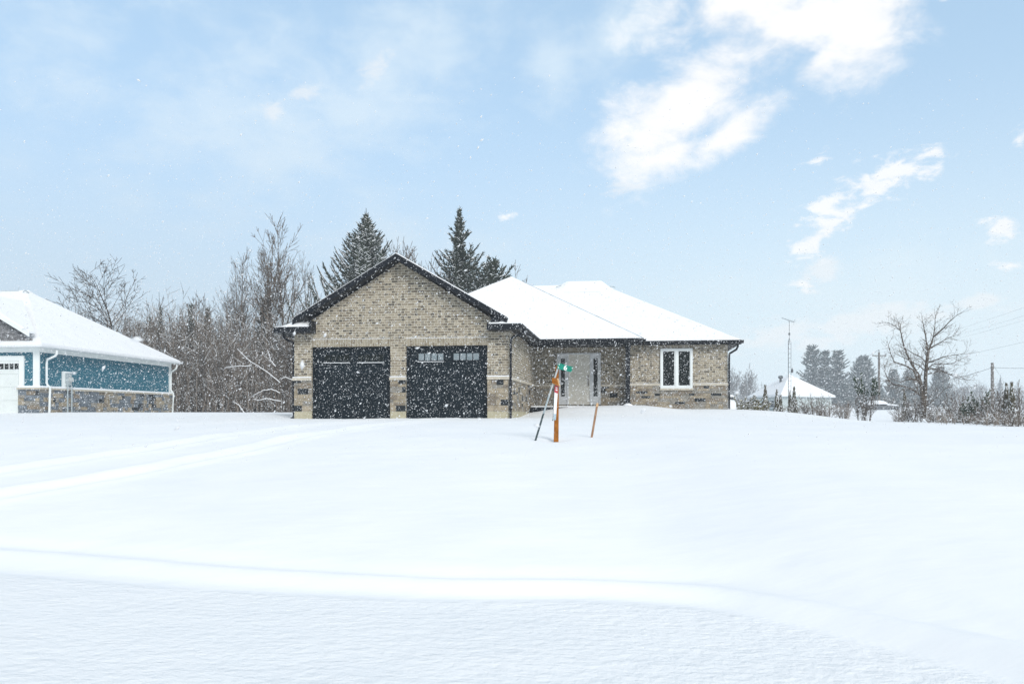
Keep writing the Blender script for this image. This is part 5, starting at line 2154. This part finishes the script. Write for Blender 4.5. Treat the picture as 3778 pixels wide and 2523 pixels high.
# ------------------------------------------------------------------ right-hand things
def far_house():
    d = 100.0
    a = R(38)
    c0 = at(2884, 1515, d - 4.5)
    gzz = gz(c0.x, c0.y)
    T = empty('small_pale_house', (c0.x, c0.y, gzz), 0, 'small pale grey bungalow under a snowy hip roof, far right of the brick house', 'house')
    ez = EYE + (YH - 1459) / FPX * 97 - gzz
    # plan: near corner at 2884; left wall to px 2775, right wall to px 3068
    Ln = Vector(((2772 - 1889) / FPX * 104, 104, 0)) - Vector((c0.x, c0.y, 0))
    Rn = Vector(((3068 - 1889) / FPX * 101, 101, 0)) - Vector((c0.x, c0.y, 0))
    O = Vector((0, 0, 0))
    Bk = Ln + Rn
    q = MB()
    fl = [O, Rn, Bk, Ln]
    for i in range(4):
        p, r_ = fl[i], fl[(i + 1) % 4]
        q.face([(p.x, p.y, -.5), (r_.x, r_.y, -.5), (r_.x, r_.y, ez), (p.x, p.y, ez)])
    q.build('wall', M['far_wall'], T)
    cen = Bk / 2
    ov = [cen + (p - cen) * 1.10 for p in fl]
    top = Vector((at(2907, 1381, 103).x - c0.x, cen.y, EYE + (YH - 1381) / FPX * 103 - gzz))
    for nm, lift, mat, k in (('roof', 0, M['grey_trim'], 1.0), ('snow_cover', .10, M['snow_roof'], .985)):
        q = MB()
        oo = [cen + (p - cen) * k for p in ov]
        for i in range(4):
            p, r_ = oo[i], oo[(i + 1) % 4]
            q.face([(p.x, p.y, ez + lift), (r_.x, r_.y, ez + lift), (top.x, top.y, top.z + lift - .1)])
            q.face([(p.x, p.y, ez + lift - .16), (r_.x, r_.y, ez + lift - .16), (r_.x, r_.y, ez + lift), (p.x, p.y, ez + lift)])
        q.face([(p.x, p.y, ez + lift - .16) for p in reversed(oo)])
        if nm == 'roof':
            rf = q.build(nm, mat, T)
        else:
            q.build(nm, mat, rf)
    # windows on the left (near) wall and right wall
    for (A, B, t0, t1, z0, z1) in ((O, Ln, .20, .48, ez - 1.5, ez - .5), (O, Rn, .12, .2, ez - 1.9, ez - .3)):
        dr = B - A
        nrm = Vector((dr.y, -dr.x, 0)).normalized()
        if nrm.y > 0:
            nrm = -nrm
        q = MB()
        p, r_ = A + dr * t0 + nrm * .05, A + dr * t1 + nrm * .05
        p2, r2 = p + nrm * .03, r_ + nrm * .03
        q.hexa([(p2.x, p2.y, z0), (r2.x, r2.y, z0), (r_.x, r_.y, z0), (p.x, p.y, z0), (p2.x, p2.y, z1), (r2.x, r2.y, z1), (r_.x, r_.y, z1), (p.x, p.y, z1)])
        fr = q.build('window', M['white_trim'], T)
        q = MB()
        p, r_ = A + dr * (t0 + .02) + nrm * .085, A + dr * (t1 - .02) + nrm * .085
        p2, r2 = p + nrm * .01, r_ + nrm * .01
        q.hexa([(p2.x, p2.y, z0 + .1), (r2.x, r2.y, z0 + .1), (r_.x, r_.y, z0 + .1), (p.x, p.y, z0 + .1), (p2.x, p2.y, z1 - .1), (r2.x, r2.y, z1 - .1), (r_.x, r_.y, z1 - .1), (p.x, p.y, z1 - .1)])
        q.build('pane', M['far_dark'], fr)
    # chimney cowl
    cp = at(2880, 1392, 101) - Vector((c0.x, c0.y, gzz))
    q = MB()
    q.lathe([(.14, -1.0), (.14, -.15), (.28, -.12), (.30, .12), (.20, .2), (.05, .24)], 0, 0, 12)
    q.v = [(v[0] + cp.x, v[1] + cp.y, v[2] + cp.z) for v in q.v]
    q.build('chimney', M['steel'], rf)


far_house()


def antenna_tower():
    d = 92.0
    x, y = (2912 - 1889) / FPX * d, d
    z0 = gz(x, y)
    T = empty('antenna_tower', (x, y, z0), .3, 'slim triangular lattice antenna mast before the small pale house', 'antenna mast')
    zt = EYE + (YH - 1262) / FPX * d - z0
    zn = EYE + (YH - 1247) / FPX * d - z0
    zp = EYE + (YH - 1184) / FPX * d - z0
    w = .19
    tri = [Vector((w * math.cos(a), w * math.sin(a), 0)) for a in (R(90), R(210), R(330))]
    q = MB()
    for t in tri:
        q.tube([t, t + Vector((0, 0, zt)), Vector((0, 0, zn))], .021, 5)
    z = .3
    while z < zt:
        for i in range(3):
            a, b = tri[i] + Vector((0, 0, z)), tri[(i + 1) % 3] + Vector((0, 0, z))
            q.tube([a, b], .015, 4)
        z += .52
    q.build('lattice', M['steel'], T)
    q = MB()
    q.tube([(0, 0, zn - .6), (0, 0, zp)], .024, 6)
    q.build('mast_pipe', M['steel'], T)
    q = MB()
    q.box(-.07, .07, -.07, .07, zp - 1.6, zp - 1.35)
    q.build('rotor', M['steel'], T)
    a = at(2880, 1174, d) - Vector((x, y, z0))
    b = at(2932, 1187, d) - Vector((x, y, z0))
    q = MB()
    q.tube([a, b], .022, 5)
    n = 9
    for i in range(n):
        t = i / (n - 1)
        p = a.lerp(b, t)
        ln = .18 + .32 * t
        q.tube([p - Vector((.06, ln, 0)), p + Vector((.06, ln, 0))], .010, 4)
    q.tube([b - Vector((0, .1, -.25)), b + Vector((.05, .1, -.3))], .012, 4)
    q.tube([(0, 0, zp - .12), (a.x * .2, 0, zp + .02)], .014, 4)
    q.build('antenna', M['steel'], T)
    q = MB()
    zc = EYE + (YH - 1365) / FPX * d - z0
    q.lathe([(.02, zc - .02), (.10, zc - .30), (.12, zc), (.02, zc + .28)], w + .2, 0, 10)
    q.build('dish', M['steel'], T)


antenna_tower()


def tank():
    d = 43.0
    c = at(2684, 1512, d)
    z0 = gz(c.x, c.y)
    T = empty('propane_tank', (c.x, c.y, z0), 0, 'white upright gas tank standing at the right corner of the brick house', 'tank')
    top = EYE + (YH - 1467) / FPX * d - z0
    r_ = (2715 - 2684) / FPX * d
    q = MB()
    prof = [(r_, -.3), (r_, top - .36), (r_ * .98, top - .28), (r_ * .9, top - .2), (r_ * .72, top - .13), (r_ * .45, top - .08), (r_ * .1, top - .06)]
    q.lathe(prof, 0, 0, 32)
    q.build('body', M['tank'], T, smooth=True)
    q = MB()
    q.lathe([(.16, top - .12), (.17, top + .02), (.16, top + .03), (.06, top + .04)], .12, -.08, 20)
    q.build('collar', M['steel'], T)
    q = MB()
    q.lathe([(.19, top + .035), (.21, top + .07), (.17, top + .13), (.06, top + .16)], .12, -.08, 20)
    q.build('snow_cover', M['snow_bit'], T, smooth=True)


tank()


def car():
    d = 105.0
    c = at(3246, 1477, d) - Vector((0, 0, 1.56 - .78))
    z0 = gz(c.x, c.y)
    T = empty('parked_car', (c.x, c.y, c.z - .78), 0, 'parked car buried under snow between bushes near the lone bare tree', 'car')
    body = [(-2.1, .35), (2.1, .35), (2.15, .62), (2.0, .80), (.95, .90), (-1.95, .92), (-2.15, .75)]
    q = MB()
    q.prism_y(body, -.82, .82)
    bd = q.build('body', M['car_paint'], T, bevel=.06)
    q = MB()
    n = 10
    cab = [(-1.75, .9), (.95, .9), (.25, 1.36), (-.3, 1.42), (-1.2, 1.40)]
    q.prism_y(cab, -.68, .68)
    q.build('cabin', M['glass'], T, bevel=.05)
    q = MB()
    sn1 = [(-1.85, 1.0), (-1.72, .985), (.3, .985), (.96, .985), (.52, 1.34), (.15, 1.50), (-.4, 1.56), (-1.2, 1.53), (-1.6, 1.40)]
    q.prism_y(sn1, -.74, .74)
    q.prism_y([(.6, .93), (2.08, .84), (2.08, .93), (1.6, 1.04), (.8, 1.12), (.6, 1.12)], -.80, .80)
    q.prism_y([(-2.12, .94), (-1.6, .94), (-1.6, 1.08), (-2.05, 1.04)], -.8, .8)
    q.build('snow_cover', M['snow_bit'], T, bevel=.06)
    for x in (-1.35, 1.35):
        for y in (-.78, .78):
            q = MB()
            q.tube([(x, y - .1, .32), (x, y + .1, .32)], .32, 20)
            wv = q.build('wheel', M['tyre'], T)
            q = MB()
            q.tube([(x, y - .11 * (1 if y < 0 else -1), .32), (x, y - .102 * (1 if y < 0 else -1), .32)], .19, 14)
            q.build('rim', M['galv'], wv)
    q = MB()
    q.box(-1.2, .6, -.76, -.74, 1.0, 1.06)
    q.build('window', M['glass'], T)


car()


def poles():
    d1, d2 = 138.0, 118.0
    p1 = at(3243, 1300, d1)
    z1 = gz(p1.x, p1.y)
    A = empty('utility_pole', (p1.x, p1.y, z1), 0, 'wooden utility pole with a crossarm left of the lone bare tree', 'utility pole')
    h = p1.z - z1
    q = MB()
    q.tube([(0, 0, -.3), (-.0, 0, h)], [.22, .15], 8)
    q.build('pole', M['pole_wood'], A)
    ca = EYE + (YH - 1312) / FPX * d1 - z1
    wl = (3217 - 3243) / FPX * d1
    wr = (3268 - 3243) / FPX * d1
    q = MB()
    q.box(wl, wr, -.24, -.12, ca - .09, ca + .07)
    q.build('crossarm', M['pole_wood'], A)
    ins = []
    for x in (wl + .08, wr - .08):
        q = MB()
        q.tube([(x, -.18, ca + .07), (x, -.18, ca + .25)], .05, 6)
        q.tube([(x, -.18, ca + .25), (x, -.18, ca + .38)], .09, 8)
        q.build('insulator', M['steel'], A)
        ins.append(Vector((x, -.18, ca + .38)) + A.location)
    q = MB()
    q.tube([(0, 0, h), (0, 0, h + .45)], .06, 6)
    q.build('insulator', M['steel'], A)
    ins.append(Vector((0, 0, h + .45)) + A.location)
    q = MB()
    q.tube([(wl * .6, -.14, ca - .05), (0, -.14, ca - .7)], .03, 4)
    q.tube([(wr * .6, -.14, ca - .05), (0, -.14, ca - .7)], .03, 4)
    q.build('brace', M['steel'], A)
    p2 = at(3661, 1338, d2)
    z2 = gz(p2.x, p2.y)
    B = empty('utility_pole', (p2.x, p2.y, z2), 0, 'plain wooden utility pole without crossarm near the right edge', 'utility pole')
    h2 = p2.z - z2
    q = MB()
    q.tube([(0, 0, -.3), (0, 0, h2)], [.24, .19], 8)
    q.build('pole', M['pole_wood'], B)
    for o in (A, B):
        o['group'] = 'utility poles'
    q = MB()
    zz = EYE + (YH - 1356) / FPX * d2 - z2
    q.tube([(-.26, 0, zz), (.26, 0, zz)], .06, 6)
    q.build('bracket', M['steel'], B)

    def wire(a, b, sag, lab, r=.018):
        n = 14
        a, b = Vector(a), Vector(b)
        P = []
        for i in range(n + 1):
            t = i / n
            p = a.lerp(b, t)
            p.z -= sag * 4 * t * (1 - t)
            P.append(p - a)
        t = empty('power_line', tuple(a), 0, lab, 'wire', 'overhead wires')
        q = MB()
        q.tube(P, r, 4)
        q.build('wire', M['wire'], t)
    wire(ins[2], at(3900, 1092, 60), .4, 'highest overhead wire running up to the right edge', .006)
    wire(ins[0], at(3900, 1128, 60), .4, 'second highest overhead wire running up to the right edge', .006)
    wire(ins[1], at(3900, 1145, 60), .4, 'third overhead wire running up to the right edge', .006)
    wire(at(3243, 1352, d1) , at(3900, 1232, 62), .5, 'lower overhead wire reaching the right edge below three others', .008)
    wire(at(3661, 1356, d2), at(3420, 1412, 135), .3, 'wire sloping down left from the plain utility pole', .03)
    wire(at(3661, 1356, d2), at(3900, 1356, 112), .1, 'level wire leaving the plain utility pole to the right', .03)
    wire(at(3661, 1342, d2), at(3712, 1420, 116), .0, 'guy wire slanting down right from the plain utility pole', .014)
    wire(ins[2], at(3100, 1342, 190), .6, 'wire running off left behind the crossarm pole', .03)


poles()


# ------------------------------------------------------------------ falling snow
def snowfall():
    n = 105000
    g = nrg
    # cube-root law: even density through the wedge of air in front of the houses
    d = 3.2 + (34 - 3.2) * g.random(n * 3) ** (1 / 2.6)
    kx = g.uniform(-.80, .80, n * 3)
    kz = g.uniform(-.06, .42, n * 3)
    x = kx * d
    z = EYE + kz * d
    ok = g.random(n * 3) > sstep(z, 3.2, 7.6)
    ok &= g.random(n * 3) < sstep(d, 5, 19) * .88 + .12
    gr = terrain(x[:, None], d[:, None])[:, 0]
    ok &= z > gr + .1
    x, y, z, d = x[ok][:n], d[ok][:n], z[ok][:n], d[ok][:n]
    d = d.copy()
    nb_ = 16      # a few big flakes close to the lens
    d[:nb_] = g.uniform(1.3, 3.6, nb_)
    x[:nb_] = g.uniform(-.62, .62, nb_) * d[:nb_]
    y = d
    z[:nb_] = EYE + g.uniform(-.02, .11, nb_) * d[:nb_]
    n = len(x)
    size = .0044 * np.exp(g.normal(0, .5, n)) * (.55 + .45 * sstep(d, 4, 16))
    size = np.clip(size, .003, .014)
    # elongated crystals clumps, long axis roughly along the wind
    ax = np.stack([g.normal(.75, .35, n), g.normal(0, .3, n), g.normal(.55, .45, n)], 1)
    ax /= np.linalg.norm(ax, axis=1, keepdims=True)
    rnd = g.normal(0, 1, (n, 3))
    b = np.cross(ax, rnd)
    b /= np.linalg.norm(b, axis=1, keepdims=True)
    c = np.cross(ax, b)
    Cn = np.stack([x, y, z], 1)
    el = g.uniform(1.2, 2.4, n)[:, None]
    s = size[:, None]
    s[:nb_] = g.uniform(.0035, .007, (nb_, 1))
    V = np.stack([Cn + ax * s * el, Cn - ax * s * el, Cn + b * s, Cn - b * s, Cn + c * s, Cn - c * s], 1)
    T = np.array([(0, 2, 4), (0, 4, 3), (0, 3, 5), (0, 5, 2), (1, 4, 2), (1, 3, 4), (1, 5, 3), (1, 2, 5)], np.int32)
    F = (np.arange(n, dtype=np.int32)[:, None, None] * 6 + T[None]).reshape(-1, 3)
    me = bpy.data.meshes.new('falling_snow')
    me.vertices.add(n * 6)
    me.vertices.foreach_set('co', V.reshape(-1))
    me.loops.add(F.size)
    me.loops.foreach_set('vertex_index', F.ravel())
    me.polygons.add(len(F))
    me.polygons.foreach_set('loop_start', np.arange(len(F), dtype=np.int32) * 3)
    me.polygons.foreach_set('loop_total', np.full(len(F), 3, np.int32))
    me.polygons.foreach_set('use_smooth', [True] * len(F))
    me.update()
    fm = bpy.data.materials.new('snow flakes')
    fm.use_nodes = True
    N, L = fm.node_tree.nodes, fm.node_tree.links
    N.clear()
    fo, mx, df, tl = N.new('ShaderNodeOutputMaterial'), N.new('ShaderNodeMixShader'), N.new('ShaderNodeBsdfDiffuse'), N.new('ShaderNodeBsdfTranslucent')
    df.inputs['Color'].default_value = tl.inputs['Color'].default_value = (.97, .975, .98, 1)
    mx.inputs[0].default_value = .5
    L.new(df.outputs[0], mx.inputs[1]); L.new(tl.outputs[0], mx.inputs[2]); L.new(mx.outputs[0], fo.inputs['Surface'])
    me.materials.append(fm)
    o = bpy.data.objects.new('falling_snow', me)
    C.objects.link(o)
    tag(o, 'light snowfall drifting before the houses', 'snowfall', kind='stuff')


snowfall()


# ------------------------------------------------------------------ haze
def haze():
    q = MB()
    q.box(-640, 640, -640, 640, -1.0, 19.5)
    m = bpy.data.materials.new('haze')
    m.use_nodes = True
    N, L = m.node_tree.nodes, m.node_tree.links
    N.clear()
    out = N.new('ShaderNodeOutputMaterial')
    v = N.new('ShaderNodeVolumePrincipled')
    v.inputs['Color'].default_value = (0.90, 0.95, 1.0, 1)
    v.inputs['Density'].default_value = 0.00095
    v.inputs['Anisotropy'].default_value = 0.0
    L.new(v.outputs[0], out.inputs['Volume'])
    o = q.build('haze', m)
    tag(o, kind='stuff')


haze()
